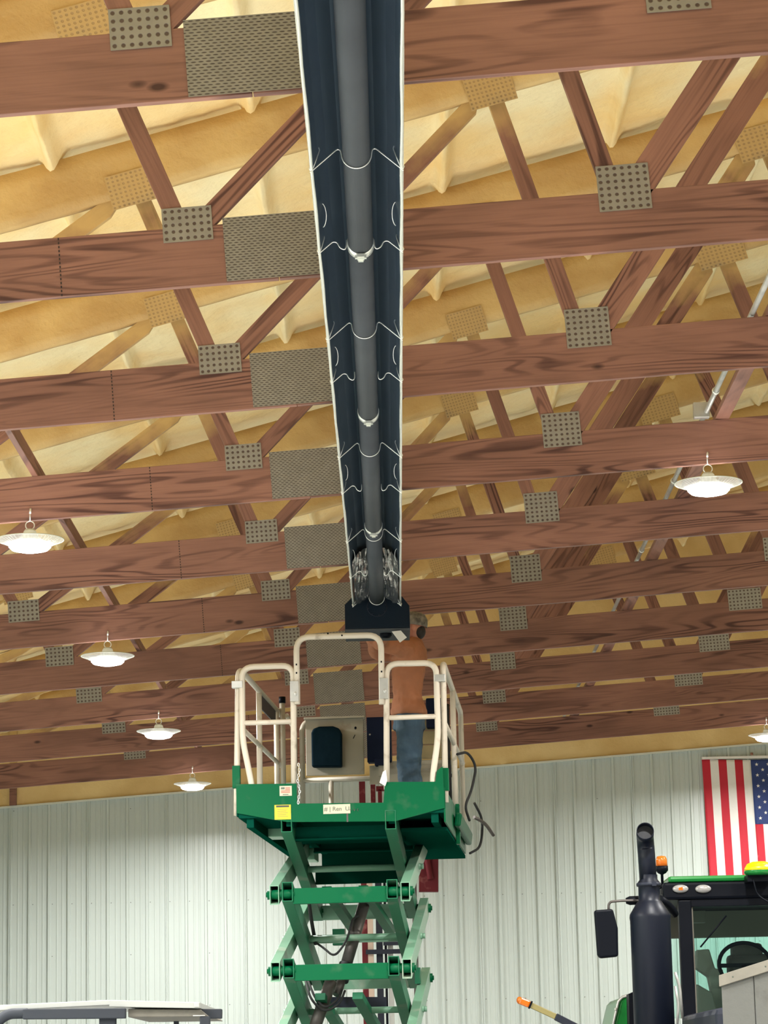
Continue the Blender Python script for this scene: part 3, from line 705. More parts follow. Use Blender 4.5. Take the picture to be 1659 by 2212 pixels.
mb = MB(); mb.b2((.42, DL-.16, 4.36), (.56, DL-.06, 4.60)); build(mb, 'dark_case', 'navy', lift, bevel=.01)
mb = MB(); mb.tube([(.615, 2.2, 4.48), (.62, 2.2, 3.68)], .018, 10); mb.ell((.618, 2.2, 3.92), (.024, .03, .03), 10); build(mb, 'black_cable_post', 'rubber', lift)
# entry chain and its white tag
mb = MB()
for k in range(15):
    zc_ = 3.79-k*.019; cxx = -.325+.006*math.sin(k*.8); R_ = Euler((0, 0, PI/2*(k % 2))).to_matrix()
    mb.tube([Vector((cxx, .0, zc_))+R_ @ Vector((.0065*math.cos(a), 0, .0125*math.sin(a))) for a in [2*PI*j/12 for j in range(12)]], .0022, 6, closed=True)
build(mb, 'entry_chain', 'wire', lift)
mb = MB(); mb.prism([(.245, 3.645), (.285, 3.62), (.300, 3.66), (.292, 3.735), (.270, 3.72)], -.012, -.009); build(mb, 'safety_tag', 'paper', lift)
# hoses at the right side
mb = MB(); mb.tube(fillet([(.73, 1.3, 3.98), (.80, 1.5, 4.02), (.86, 1.6, 3.92), (.82, 1.5, 3.72), (.77, 1.4, 3.60), (.80, 1.5, 3.50)], .12, 6), .010, 8); build(mb, 'hose', 'rubber', lift)
mb = MB(); mb.tube(fillet([(.80, 2.4, 3.72), (.86, 2.5, 3.60), (.84, 2.5, 3.38), (.76, 2.3, 3.32)], .1, 6), .010, 8); build(mb, 'hose', 'rubber', lift)
mb = MB(); mb.tube(fillet([(.80, 2.3, 3.60), (.88, 2.4, 3.56), (.94, 2.5, 3.47)], .1, 6), .014, 8); build(mb, 'hose', 'steel', lift)
mb = MB(); mb.box((.735, 1.9, 3.47), (.05, 1.7, .10), Euler((0, .15, 0)).to_matrix()); build(mb, 'slide_rail_cover', 'green', lift, bevel=.015)
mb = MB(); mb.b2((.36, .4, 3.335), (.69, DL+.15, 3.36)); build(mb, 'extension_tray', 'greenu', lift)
# scissor stack
JZ = [3.375, 2.893, 2.365, 1.842, 1.320, .80]; JY0, JY1 = .04, 2.05; XC = -.05; XO, XI = .458, .366; TW, THh = .066, .130
def arm(p0, p1, w, h, name='scissor_arm', m_='greend'):
    """hollow rectangular tube with ends cut upright"""
    p0 = Vector(p0); p1 = Vector(p1); d = p1-p0; k = h/2/ math.cos(math.atan2(d.z, d.y)); e = .045; mb = MB(); g = .006
    a = p0-d.normalized()*e; b = p1+d.normalized()*e
    def ring(p, ww, hh): return [p+Vector((-ww, 0, -hh)), p+Vector((ww, 0, -hh)), p+Vector((ww, 0, hh)), p+Vector((-ww, 0, hh))]
    vs = ring(a, w/2, k)+ring(b, w/2, k)+ring(a, w/2-g, k-g)+ring(b, w/2-g, k-g); fs = []
    for i in range(4):
        j = (i+1) % 4; fs += [(i, j, j+4, i+4), (i+8, i+12, j+12, j+8), (i, i+8, j+8, j), (i+4, j+4, j+12, i+12)]
    mb.add(vs, fs); return build(mb, name, m_, lift, bevel=.002)
for k in range(1, 6):
    for s in (-1, 1):
        mm = 'greenm' if k > 0 else 'greend'
        arm((XC+s*XO, JY0, JZ[k]), (XC+s*XO, JY1, JZ[k-1]-.0), TW, THh, m_=mm)
        arm((XC+s*XI, JY0, JZ[k-1]), (XC+s*XI, JY1, JZ[k]), TW+.010, THh)
    for y in (JY0, JY1):
        if y == JY1 and k == 0: continue
        for s in (-1, 1):
            mb = MB(); mb.tube([(XC+s*(XI-.05), y, JZ[k]-.004), (XC+s*(XO+.052), y, JZ[k]-.004)], .034, 20); mb.tube([(XC+s*(XO+.05), y, JZ[k]-.004), (XC+s*(XO+.062), y, JZ[k]-.004)], .020, 6)
            build(mb, 'hinge_pin', 'green', lift)
        mb = MB(); mb.b2((XC-XI+.038, y-.03, JZ[k]-.075), (XC+XI-.038, y+.03, JZ[k]+.035))
        build(mb, 'cross_bar', 'green' if y == JY0 else 'greenm', lift, bevel=.003)
    zm = (JZ[k]+JZ[k-1])/2; ym = (JY0+JY1)/2
    mb = MB(); mb.tube([(XC-XO-.045, ym, zm), (XC+XO+.045, ym, zm)], .024, 16)
    for s in (-1, 1): mb.tube([(XC+s*(XO+.040), ym, zm), (XC+s*(XO+.066), ym, zm)], .022, 6)
    build(mb, 'hinge_pin', 'greenm', lift)
mb = MB(); mb.b2((XC-XI+.04, 1.55, 3.06), (XC+XI-.04, 1.61, 3.19)); build(mb, 'cross_bar', 'greenu', lift)
mb = MB(); mb.b2((XC-XI+.04, 1.15, 2.60), (XC+XI-.04, 1.21, 2.66)); build(mb, 'cross_bar', 'greenm', lift)
for x in (-.22, .05):
    mb = MB(); mb.beam((x-.02, 1.0, 2.98), (x+.10, 2.0, 2.72), .07, .05); build(mb, 'inner_strut', 'greend', lift)
    mb = MB(); mb.beam((x-.05, .7, 2.2), (x+.08, 1.9, 1.82), .075, .05); build(mb, 'inner_strut', 'greend', lift)
mb = MB(); mb.b2((-.25, 1.5, 2.60), (-.16, 1.6, 2.72)); mb.b2((.36, 1.5, 2.3), (.40, 1.6, 2.42)); build(mb, 'lug', 'greend', lift)
# top rollers under the deck
mb = MB()
for s in (-1, 1): mb.b2((XC+s*XI-.045, .02, 3.395), (XC+s*XI+.045, .16, 3.43))
build(mb, 'roller_block', 'black', lift)
# hydraulic cylinders and hoses
def P3(u, v, Y): 
    p = at(u, v, Y); return local_of(lift) @ p
def cyl(a, b, r, f=.55):
    a = P3(*a); b = P3(*b); m_ = a.lerp(b, f)
    mb = MB(); mb.tube([a, m_], r*.62, 16); mb.tube([m_, b], r, 16); mb.tube([m_, m_+(b-m_)*.06], r*1.25, 16)
    return build(mb, 'hydraulic_cylinder', 'steel', lift)
def cyl2(a, b, r):
    a = P3(*a); b = P3(*b); d = b-a; mb = MB()
    mb.tube([a, a+d*.70], r, 18); mb.tube([a+d*.66, a+d*.84], r*1.22, 18, 1); mb.tube([a+d*.8, b], r*.75, 18); mb.tube([a+d*.3, a+d*.36], r*1.06, 18)
    return build(mb, 'hydraulic_cylinder', ['steel', 'blackm'], lift)
cyl2((786, 1955, 20.6), (728, 2150, 20.3), .043); cyl2((715, 2120, 20.2), (655, 2290, 20.0), .045)
def hose(pts, r=.011):
    mb = MB(); P = [P3(*p) for p in pts]; mb.tube(fillet(P, .2, 8), r, 8); build(mb, 'hose', 'rubber', lift)
hose([(680, 2035, 20.4), (700, 2048, 20.3), (722, 2068, 20.2), (748, 2035, 20.3), (762, 1985, 20.5), (775, 1978, 20.5)], .0085)
hose([(660, 2120, 20.3), (672, 2160, 20.1), (700, 2188, 20.0), (735, 2168, 20.1), (745, 2140, 20.2)], .009)
hose([(666, 2120, 20.3), (680, 2155, 20.1), (702, 2180, 20.0), (730, 2160, 20.1), (738, 2140, 20.2)], .009)
hose([(665, 1930, 20.3), (672, 1985, 20.4), (682, 2040, 20.5)], .014)
mb = MB(); a = P3(705, 2165, 20.5); b = P3(835, 2165, 20.5); mb.beam(a, b, .07, .075); build(mb, 'lower_cross_tube', 'darkgrey', lift)
# chassis and wheels, below the view
mb = MB(); mb.b2((-.60, -.10, .30), (.50, 2.3, .74)); build(mb, 'chassis', 'green', lift, bevel=.02)
for x in (-.66, .56):
    for y in (.25, 1.95):
        mb = MB(); mb.lathe([(.0, -.09), (.16, -.09), (.29, -.08), (.30, -.05), (.30, .05), (.29, .08), (.16, .09), (0, .09)], (x, y, .30), 32, 0, Matrix.Rotation(PI/2, 3, 'Y')); build(mb, 'wheel', 'rubber', lift)

# ------------------------------------------------------------------ the man on the lift
def cap_(mb, p0, r0, p1, r1, n=14):
    p0 = Vector(p0); p1 = Vector(p1); mb.ell(p0, (r0,)*3, n); mb.ell(p1, (r1,)*3, n)
    mb.tube([p0.lerp(p1, k/6) for k in range(7)], 0, n, rads=[r0+(r1-r0)*k/6 for k in range(7)]); return mb
def remeshed(mb, name, m_, parent, voxel, smooth=6, disp=0):
    o = build(mb, name, m_, parent)
    r = o.modifiers.new('r', 'REMESH'); r.mode = 'VOXEL'; r.voxel_size = voxel; r.use_smooth_shade = True
    s = o.modifiers.new('s', 'SMOOTH'); s.factor = .6; s.iterations = smooth
    dg = bpy.context.evaluated_depsgraph_get(); me = bpy.data.meshes.new_from_object(o.evaluated_get(dg)); o.modifiers.clear(); old = o.data; o.data = me; bpy.data.meshes.remove(old); me.name = name
    if disp:
        for v in me.vertices:
            v.co += v.normal*disp*(noise.noise(Vector((v.co.x*9, v.co.y*9, v.co.z*16)))+.5*noise.noise(v.co*30))
    for p in me.polygons: p.use_smooth = True
    return o
MX, MY = .20, 21.12
man = thing('person', 'man in rust orange shirt, blue jeans and camouflage cap, arms raised, standing on the lift', 'person', (MX-.035, MY, DZ))
def w(x, y, z): return Vector((x-MX, y-MY, z-DZ))
b = MB()
hip = w(.215, MY, 4.33); chest = w(.215, MY, 4.72); nb = w(.245, MY, 4.90); hc = w(.262, MY-.01, 5.035)
for s in (-1, 1):
    hp = hip+Vector((0, s*.085, -.03)); kn = w(.195+(.02 if s > 0 else -.0), MY+s*.10, 3.91); an = w(.235+(.05 if s > 0 else 0), MY+s*.11, 3.55)
    cap_(b, hp, .085, kn, .058); cap_(b, kn, .056, kn.lerp(an, .35), .058); cap_(b, kn.lerp(an, .35), .058, an, .040)
b.ell(hip, (.10, .155, .10)); b.ell(hip.lerp(chest, .45), (.095, .14, .16)); b.ell(chest, (.108, .165, .15)); b.ell(chest+Vector((.01, 0, .12)), (.09, .17, .07))
cap_(b, nb-Vector((0, 0, .03)), .060, hc-Vector((0, 0, .05)), .055)
# head, face turned to the burner box (towards -x), tipped back a little
RH = Euler((0, .15, 0)).to_matrix()
def h(x, y, z): return hc+RH @ Vector((x, y, z))
b.ell(hc, (.094, .074, .105), 20, 0, RH); b.ell(h(-.03, 0, -.055), (.062, .056, .06), 16, 0, RH)   # skull, jaw
b.ell(h(-.078, 0, -.092), (.022, .026, .018), 10, 0, RH)                                            # chin
b.ell(h(-.098, 0, -.022), (.020, .013, .020), 10, 0, RH); cap_(b, h(-.088, 0, .014), .009, h(-.108, 0, -.022), .013)   # nose
b.ell(h(-.086, 0, .022), (.016, .052, .010), 12, 0, RH)                                             # brow
b.ell(h(-.088, 0, -.055), (.012, .026, .006), 10, 0, RH); b.ell(h(-.086, 0, -.066), (.012, .022, .006), 10, 0, RH)  # lips
for s in (-1, 1):
    b.ell(h(-.079, s*.031, .006), (.012, .014, .009), 10, 0, RH); b.ell(h(-.058, s*.05, -.022), (.025, .02, .024), 10, 0, RH)
    b.ell(h(.004, s*.077, -.012), (.020, .009, .033), 12, 0, RH)
def hand(b, wr, palm_dir, up, side):
    d = Vector(palm_dir).normalized(); u_ = Vector(up).normalized(); sd = d.cross(u_).normalized()*side
    pc = wr+d*.045
    b.ell(pc, (.001,)*3, 6)
    R_ = Matrix((d, sd, u_)).transposed(); b.ell(pc, (.052, .043, .016), 14, 0, R_)
    for k, (off, ln) in enumerate(((-.030, .064), (-.010, .076), (.010, .072), (.029, .056))):
        p0 = wr+d*.085+sd*off; p1 = p0+d*ln*.45+u_*.006; p2 = p1+(d*.75+u_*.66)*ln*.34; p3 = p2+(d*.25+u_*.95)*ln*.28
        cap_(b, p0, .0095, p1, .009, 8); cap_(b, p1, .009, p2, .0083, 8); cap_(b, p2, .0083, p3, .0075, 8)
    p0 = wr+d*.03-sd*.035; p1 = p0+d*.030-sd*.028+u_*.012; p2 = p1+d*.026-sd*.004+u_*.018
    cap_(b, p0, .012, p1, .0105, 8); cap_(b, p1, .0105, p2, .0085, 8)
shL = w(.19, MY-.165, 4.845); elL = w(.005, MY-.25, 4.885); wrL = w(.03, 20.54, 4.905)
shR = w(.20, MY+.165, 4.86); elR = w(-.02, MY+.05, 4.86); wrR = w(-.085, MY-.50, 4.955)
for sh, el, wr in ((shL, elL, wrL), (shR, elR, wrR)):
    b.ell(sh, (.058, .058, .058)); cap_(b, sh, .054, el, .042); cap_(b, el, .042, el.lerp(wr, .3), .043); cap_(b, el.lerp(wr, .3), .042, wr, .027)
body = remeshed(b, 'body', 'skin', man, .007, 4)
g = MB(); hand(g, wrL, (0, -.97, .05), (0, 0, 1), 1); cap_(g, wrL.lerp(elL, .12), .031, wrL, .028); remeshed(g, 'glove', 'glove', man, .0045, 2)
g = MB(); hand(g, wrR, (0, -.97, .0), (0, 0, 1), -1); cap_(g, wrR.lerp(elR, .12), .031, wrR, .028); remeshed(g, 'glove', 'glove', man, .0045, 2)
s_ = MB()
zb_ = hip+Vector((0, 0, .03))
def ellring(mb, secs, n=28):
    vs = []; fs = []
    for (c, rx, ry) in secs:
        for k in range(n): a = 2*PI*k/n; vs.append(Vector(c)+Vector((rx*math.cos(a), ry*math.sin(a), 0)))
    for i in range(len(secs)-1):
        for k in range(n): fs.append((i*n+k, i*n+(k+1) % n, (i+1)*n+(k+1) % n, (i+1)*n+k))
    fs += [tuple(range(n))[::-1], tuple(range((len(secs)-1)*n, len(secs)*n))]; mb.add(vs, fs, 0, True)
X0 = .214
ellring(s_, [(w(X0+.000, MY, 4.345), .138, .185), (w(X0, MY, 4.39), .140, .182), (w(X0-.008, MY, 4.44), .124, .172), (w(X0-.012, MY, 4.50), .112, .166), (w(X0-.008, MY, 4.60), .117, .170), (w(X0+.004, MY, 4.70), .131, .182), (w(X0+.012, MY, 4.80), .139, .192), (w(X0+.012, MY, 4.87), .128, .185), (w(X0+.022, MY, 4.92), .098, .130), (w(X0+.03, MY, 4.955), .068, .072)])
for sh, el in ((shL, elL), (shR, elR)):
    s_.ell(sh, (.078, .07, .074)); cap_(s_, sh, .078, el, .066); cap_(s_, el, .066, el+(((wrL if sh is shL else wrR)-el)*.75), .046)
remeshed(s_, 'shirt', 'shirt', man, .009, 8, .009)
j = MB(); ellring(j, [(w(X0-.002, MY, 4.24), .122, .170), (w(X0-.002, MY, 4.32), .126, .178), (w(X0, MY, 4.385), .120, .165)])
for s in (-1, 1):
    hp = hip+Vector((0, s*.085, -.05)); kn = w(.193+(.02 if s > 0 else 0), MY+s*.10, 3.91); an = w(.232+(.05 if s > 0 else 0), MY+s*.11, 3.56)
    cap_(j, hp, .108, kn, .084); cap_(j, kn, .084, an, .070)
remeshed(j, 'jeans', 'jeans', man, .009, 6, .008)
for s in (-1, 1):
    an = w(.225+(.05 if s > 0 else 0), MY+s*.11, 3.52); bt = MB(); bt.ell(an-Vector((.06, 0, .005)), (.13, .048, .042)); cap_(bt, an+Vector((.01, 0, .0)), .046, an+Vector((.01, 0, .09)), .052); bt.box(an+Vector((-.05, 0, -.04)), (.26, .085, .018)); remeshed(bt, 'boot', 'boot', man, .008, 3)
c_ = MB()
prof = [(.104, .012), (.104, .04), (.098, .075), (.078, .105), (.045, .120), (.0, .124)]
for k in range(1):
    vs = []; fs = []; n = 28
    for r, z in prof:
        for q_ in range(n): a = 2*PI*q_/n; vs.append(hc+RH @ Vector((r*math.cos(a)*.98+.004, r*math.sin(a)*.82, z)))
    for i in range(len(prof)-1):
        for q_ in range(n): fs.append((i*n+q_, i*n+(q_+1) % n, (i+1)*n+(q_+1) % n, (i+1)*n+q_))
    c_.add(vs, fs, 0, True)
    vs = []; n2 = 16
    for i in range(5):
        for q_ in range(n2+1):
            a = PI/2+.25+(PI-.5)*q_/n2; r = .100+.022*i*max(0, -math.cos(a))**.7; vs.append(hc+RH @ Vector((r*math.cos(a), r*math.sin(a)*.80, .014-.004*i*abs(math.cos(a))+.010*(1-abs(math.sin(a))))))
    fs = [(i*(n2+1)+q_, i*(n2+1)+q_+1, (i+1)*(n2+1)+q_+1, (i+1)*(n2+1)+q_) for i in range(4) for q_ in range(n2)]
    c_.add(vs, fs, 0, True)
cap_o = build(c_, 'cap', 'cap', man); sd_ = cap_o.modifiers.new('s', 'SOLIDIFY'); sd_.thickness = .004
hr = MB(); hr.ell(hc+RH @ Vector((.044, 0, -.026)), (.054, .070, .066), 18, 0, RH); remeshed(hr, 'hair', 'hair', man, .007, 2, .004)

# ------------------------------------------------------------------ red machine mast behind the lift
MYd = 27.0
t = thing('machine_mast', 'red and black machine mast standing behind the scissor lift near the end wall', 'machine mast', (.1, MYd, 0))
def q(u, v, Y=MYd): return at(u, v, Y)
mb = MB()
for (u0, u1, v0, v1) in ((775, 790, 1678, 1760), (800, 812, 1690, 1760), (816, 826, 1705, 1760)):
    a = q(u0, v0); b_ = q(u1, v1); mb.b2((a.x, MYd, 1.6 if u0 < 790 else b_.z), (b_.x, MYd+.07, a.z))
a = q(812, 1698); b_ = q(850, 1708); mb.b2((a.x, MYd, b_.z), (b_.x+.1, MYd+.05, a.z)); a = q(760, 1835); b_ = q(940, 1852); mb.b2((a.x, MYd, b_.z), (b_.x, MYd+.06, a.z))
mb.v = [v-Vector((.1, MYd, 0)) for v in mb.v]; build(mb, 'red_frame', 'red', t, bevel=.004)
mb = MB(); pl = [q(912, 1780), q(921, 1780), q(926, 1835), q(947, 1838), q(947, 1926), q(905, 1926), q(905, 1870)]; mb.prism([(p_.x, p_.z) for p_ in pl][::-1], MYd, MYd+.12)
mb.tube([q(925, 1850)-Vector((0, .03, 0)), q(925, 1850)+Vector((0, .02, 0))], .045, 16); a = q(913, 1800)+Vector((0, -.02, 0)); mb.tube([a, q(930, 1900)+Vector((0, -.03, 0))], .03, 10)
mb.v = [v-Vector((.1, MYd, 0)) for v in mb.v]; build(mb, 'red_carriage', 'red', t, bevel=.004)
for (u0, u1, v0, v1, m_) in ((792, 806, 1958, 2400, 'tan'), (811, 826, 1958, 2400, 'darkgrey'), (829, 835, 1958, 2400, 'black'), (836, 848, 1958, 2400, 'galv'), (889, 902, 1900, 2400, 'steel')):
    a = q(u0, v0); b_ = q(u1, 2000); mb = MB(); mb.b2((a.x-.1, 0.02*(u0 % 3), .1), (b_.x-.1, .08+.02*(u0 % 3), a.z+.5)); build(mb, 'mast_rail', m_, t, bevel=.003)
a = q(790, 2052); b_ = q(870, 2060); mb = MB(); mb.b2((a.x-.1, -.05, b_.z), (b_.x-.1, -.01, a.z)); a = q(828, 2036); mb.b2((a.x-.1, -.05, a.z-.03), (b_.x-.1, -.01, a.z+.01)); build(mb, 'mast_crossbar', 'darkgrey', t)
mb = MB(); mb.b2((-.5, -.2, 0), (.5, .9, .5)); build(mb, 'machine_base', 'red', t, bevel=.03)

# ------------------------------------------------------------------ flag on the end wall
fx0, fz1 = 3.909, 5.425; SW = .1008; FL = 2.05; fy = YW-.052
def fyf(x, z): return .012*math.sin((x-fx0)*9+z*1.5)+.008*noise.noise(Vector((x*5, 0, z*3)))
mb = MB(); nzz = 60
def patch(x0, x1, z0, z1, mi, nx=3, nz=60, off=0):
    vs = []; fs = []
    for i in range(nx+1):
        for k in range(nz+1):
            x = x0+(x1-x0)*i/nx; z = z0+(z1-z0)*k/nz; dx = .022*(fz1-z)/FL*2; sag = .02*math.sin(PI*(x-fx0)/1.31)
            vs.append((x+dx, fy+fyf(x, z)-off, z-sag))
    for i in range(nx):
        for k in range(nz): a = i*(nz+1)+k; fs.append((a, a+nz+1, a+nz+2, a+1))
    mb.add(vs, fs, mi, True)
zu = fz1-.80
for k in range(13):
    mi = 0 if k % 2 == 0 else 1; top = fz1 if k < 6 else zu
    patch(fx0+k*SW, fx0+(k+1)*SW, fz1-FL, top, mi)
patch(fx0+6*SW, fx0+13*SW, zu, fz1, 2, 14, 30)
def star(cx, cz, r):
    vs = [(cx+(r if k % 2 == 0 else r*.40)*math.sin(PI*k/5), fy+fyf(cx, cz)-.005, cz+(r if k % 2 == 0 else r*.40)*math.cos(PI*k/5)) for k in range(10)]
    mb.add(vs+[(cx, fy+fyf(cx, cz)-.006, cz)], [(k, (k+1) % 10, 10) for k in range(10)], 1)
# 50 stars: nine columns down the length alternate 6 and 5 across the hoist
for r_ in range(11):
    cz = fz1-.80*(r_+1)/12-.012
    cnt = 5 if r_ % 2 == 0 else 4
    for c in range(cnt):
        cx = fx0+6*SW+7*SW*((c+.5)/5 if cnt == 5 else (c+1)/5); star(cx+.022*(fz1-cz), cz, .024)
fl = build(mb, 'flag', ['flagred', 'flagwhite', 'flagblue']); tag(fl, 'american flag hung upright on the white end wall, stars at top right', 'flag')
s2 = fl.modifiers.new('s', 'SOLIDIFY'); s2.thickness = .0015
mb = MB(); mb.beam((0, .002, 0), (1.31, .002, 0), .042, .03); hd = build(mb, 'flag_header', 'flagwhite', fl, (fx0, fy, fz1+.012))
t = thing('wall_hook', 'small brown bracket on the end wall above the flag by the right-hand lamp', 'bracket', (0, 0, 0))
a = at(1622, 1600, YW-.1); b_ = at(1624, 1628, YW-.1); t.location = (a.x, YW-.1, b_.z)
mb = MB(); mb.beam((0, 0, 0), (0, 0, a.z-b_.z+.25), .05, .03); mb.lathe([(.0, -.025), (.018, -.02), (.018, .01), (0, .012)], (0, -.02, 0), 12); build(mb, 'arm', 'wood', t)

# ------------------------------------------------------------------ tractor at right
TYm = 19.0
t = thing('tractor', 'green tractor at the right edge, only its exhaust, mirror and cab top in view', 'tractor', (2.75, 20.2, 0))
TL = Vector((2.75, 20.2, 0))
def tb(mb, name, m_, bevel=0, parent=None, sub=0):
    mb.v = [v-TL for v in mb.v]; return build(mb, name, m_, parent or t, bevel=bevel, sub=sub)
mc = at(1407, 2050, 19.14); rm = .139
def zz(v, Y=19.14): return at(1400, v, Y).z
mb = MB(); prof = [(.0, 1.2), (rm, 1.2), (rm, zz(1990)), (rm+.003, zz(1982)), (rm, zz(1975)), (.085, zz(1948)), (.075, zz(1945)), (.074, zz(1916)), (.080, zz(1914)), (.080, zz(1908)), (.062, zz(1900)), (.062, zz(1890))]
mb.lathe(prof, (mc.x, 19.14, 0), 40); ex = tb(mb, 'exhaust_muffler', 'muff')
pth = [Vector((mc.x-.003, 19.14, zz(1900))), Vector((mc.x-.008, 19.14, zz(1840))), Vector((mc.x-.012, 19.13, zz(1822))), Vector((mc.x-.018, 19.08, zz(1806))), Vector((mc.x-.024, 18.98, zz(1795, 19.0)))]
pth = fillet(pth, .08, 6)
mb = MB(); mb.tube(pth, .060, 28, caps=False); ip = MB()
o = tb(mb, 'exhaust_pipe', 'muff'); sdd = o.modifiers.new('s', 'SOLIDIFY'); sdd.thickness = .004; sdd.offset = -1
mb = MB(); mb.tube([pth[-1]+(pth[-2]-pth[-1])*.9, pth[-1]+(pth[-2]-pth[-1])*1.0], .056, 28); tb(mb, 'exhaust_bore', 'blackm')
mb = MB(); mb.lathe([(.080, -.012), (.086, -.008), (.086, .008), (.080, .012)], (mc.x, 19.14, zz(1911)), 30); mb.box((mc.x+.03, 19.07, zz(1911)), (.03, .03, .03)); tb(mb, 'exhaust_clamp', 'darkgrey')
# mirror with its bent arm
a = at(1284, 1965, 19.2); b_ = at(1336, 2070, 19.2)
poly = [at(1284, 1966, 19.2), at(1324, 1963, 19.2), at(1335, 2005, 19.2), at(1336, 2066, 19.2), at(1296, 2070, 19.2), at(1291, 2062, 19.2)]
mb = MB(); mb.prism([(p_.x, p_.z) for p_ in poly][::-1], 19.2, 19.28); mir = tb(mb, 'mirror', 'black', .014)
mb = MB(); A = lambda u, v, Y=19.25: at(u, v, Y)
mb.tube(fillet([A(1315, 1972), A(1314, 1948), A(1350, 1945), A(1385, 1946)], .05, 6), .009, 10); tb(mb, 'mirror_arm', 'steel')
mb = MB(); p0, p1 = A(1352, 1946, 19.3), A(1392, 1944, 19.3); mb.tube([p0, p0.lerp(p1, .2), p0.lerp(p1, .8), p1], .03, 14, rads=[.020, .031, .031, .022]); tb(mb, 'mirror_pivot', 'black')
# cab
CY = 19.9
def cp_(u, v, Y=CY): return at(u, v, Y)
zr0 = cp_(1440, 1893).z; zr1 = cp_(1440, 1906).z; zr2 = cp_(1440, 1944).z; xl = cp_(1432, 1920).x; xr = 2*2.66-xl
mb = MB(); mb.b2((xl+.04, CY, zr1+.0), (xr-.04, CY+1.7, zr0)); o = tb(mb, 'cab_roof', 'tgreen', .02)
mb = MB(); mb.b2((xl, CY+.01, zr2), (xr, CY+1.7, zr1)); o = tb(mb, 'roof_underside', 'black', .02)
for u in (1470, 1519):
    a = cp_(u, 1920); mb = MB(); mb.ell((a.x, CY+.004, a.z), (.058, .022, .030), 20); l_ = tb(mb, 'work_light', 'lampglass')
    if u == 1470: mb = MB(); mb.box((a.x, CY-.012, a.z), (.03, .012, .022)); tb(mb, 'indicator_bulb', 'amber')
bot = cp_(1490, 2190).z
mb = MB(); a = cp_(1466, 1944); a2 = cp_(1494, 1944); mb.b2((a.x, CY+.02, 1.0), (a2.x, CY+.12, a.z)); tb(mb, 'front_pillar', 'black', .01); mb = MB(); mb.b2((2*2.66-a2.x, CY+.02, 1.0), (2*2.66-a.x, CY+.12, a.z)); tb(mb, 'front_pillar', 'black', .01)
mb = MB(); mb.b2((a.x, CY+1.5, 1.0), (a2.x-.02, CY+1.6, a.z)); tb(mb, 'rear_pillar', 'darkgrey', .01); mb = MB(); mb.b2((2*2.66-a2.x, CY+1.5, 1.0), (2*2.66-a.x, CY+1.6, a.z)); tb(mb, 'rear_pillar', 'darkgrey', .01)
x0 = cp_(1494, 2000).x; mb = MB(); mb.b2((x0, CY+.03, zr2-.05), (2*2.66-x0, CY+.08, zr2+.01)); mb.b2((x0, CY+.03, bot-.05), (2*2.66-x0, CY+.08, bot)); mb.b2((x0, CY+.05, bot), (x0+.02, CY+.08, zr2), 1); tb(mb, 'windscreen_frame', ['black', 'interior'], .004)
mb = MB(); mb.b2((x0, CY+.062, bot), (2*2.66-x0, CY+.066, zr2-.02)); tb(mb, 'windscreen', 'glass')
mb = MB(); mb.b2((x0, CY+1.54, bot), (2*2.66-x0, CY+1.544, zr2-.20)); tb(mb, 'rear_window', 'glass')
mb = MB(); mb.b2((x0, CY+1.5, zr2-.20), (2*2.66-x0, CY+1.6, zr2+.01)); mb.box((cp_(1535, 1965).x, CY+1.0, zr2-.07), (.14, .10, .09)); tb(mb, 'cab_header', 'interior', .004)
mb = MB(); mb.tube([cp_(1513, 2046, CY+.04), cp_(1569, 1978, CY+.04)], .006, 8); tb(mb, 'wiper', 'black')
sc = at(1612, 2080, 20.6)
mb = MB(); a = at(1580, 2038, 20.7); b_ = at(1650, 2085, 20.7); mb.b2((a.x, 20.7, b_.z), (b_.x, 20.82, a.z)); a = at(1572, 2062, 20.7); b_ = at(1665, 2180, 20.7); mb.b2((a.x, 20.68, b_.z-.2), (b_.x, 20.84, a.z)); tb(mb, 'seat', 'seat', .03)
mb = MB(); pl = [at(1505, 2052, 20.5), at(1532, 2050, 20.5), at(1545, 2092, 20.5), at(1562, 2094, 20.5), at(1566, 2200, 20.5), at(1548, 2200, 20.5), at(1530, 2110, 20.5), at(1504, 2092, 20.5)]
mb.prism([(p_.x, p_.z) for p_ in pl][::-1], 20.5, 20.62); tb(mb, 'arm_console', 'interior', .008)
mb = MB(); c0 = at(1610, 2085, 20.25); R_ = Euler((1.05, 0, 0)).to_matrix(); mb.tube([c0+R_ @ Vector((.19*math.cos(a), .19*math.sin(a), 0)) for a in [2*PI*k/32 for k in range(32)]], .015, 10, closed=True); mb.tube([c0, c0+Vector((0, -.05, -.4))], .03, 10); mb.beam(c0-Vector((.18, 0, 0)), c0+Vector((.18, 0, 0)), .02, .03); tb(mb, 'steering_wheel', 'black')
mb = MB(); pl = [at(1505, 2125, 20.3), at(1540, 2145, 20.3), at(1556, 2212, 20.3), at(1504, 2212, 20.3)]; mb.prism([(p_.x, p_.z) for p_ in pl][::-1], 20.3, 20.5); tb(mb, 'dashboard', 'interior', .01)
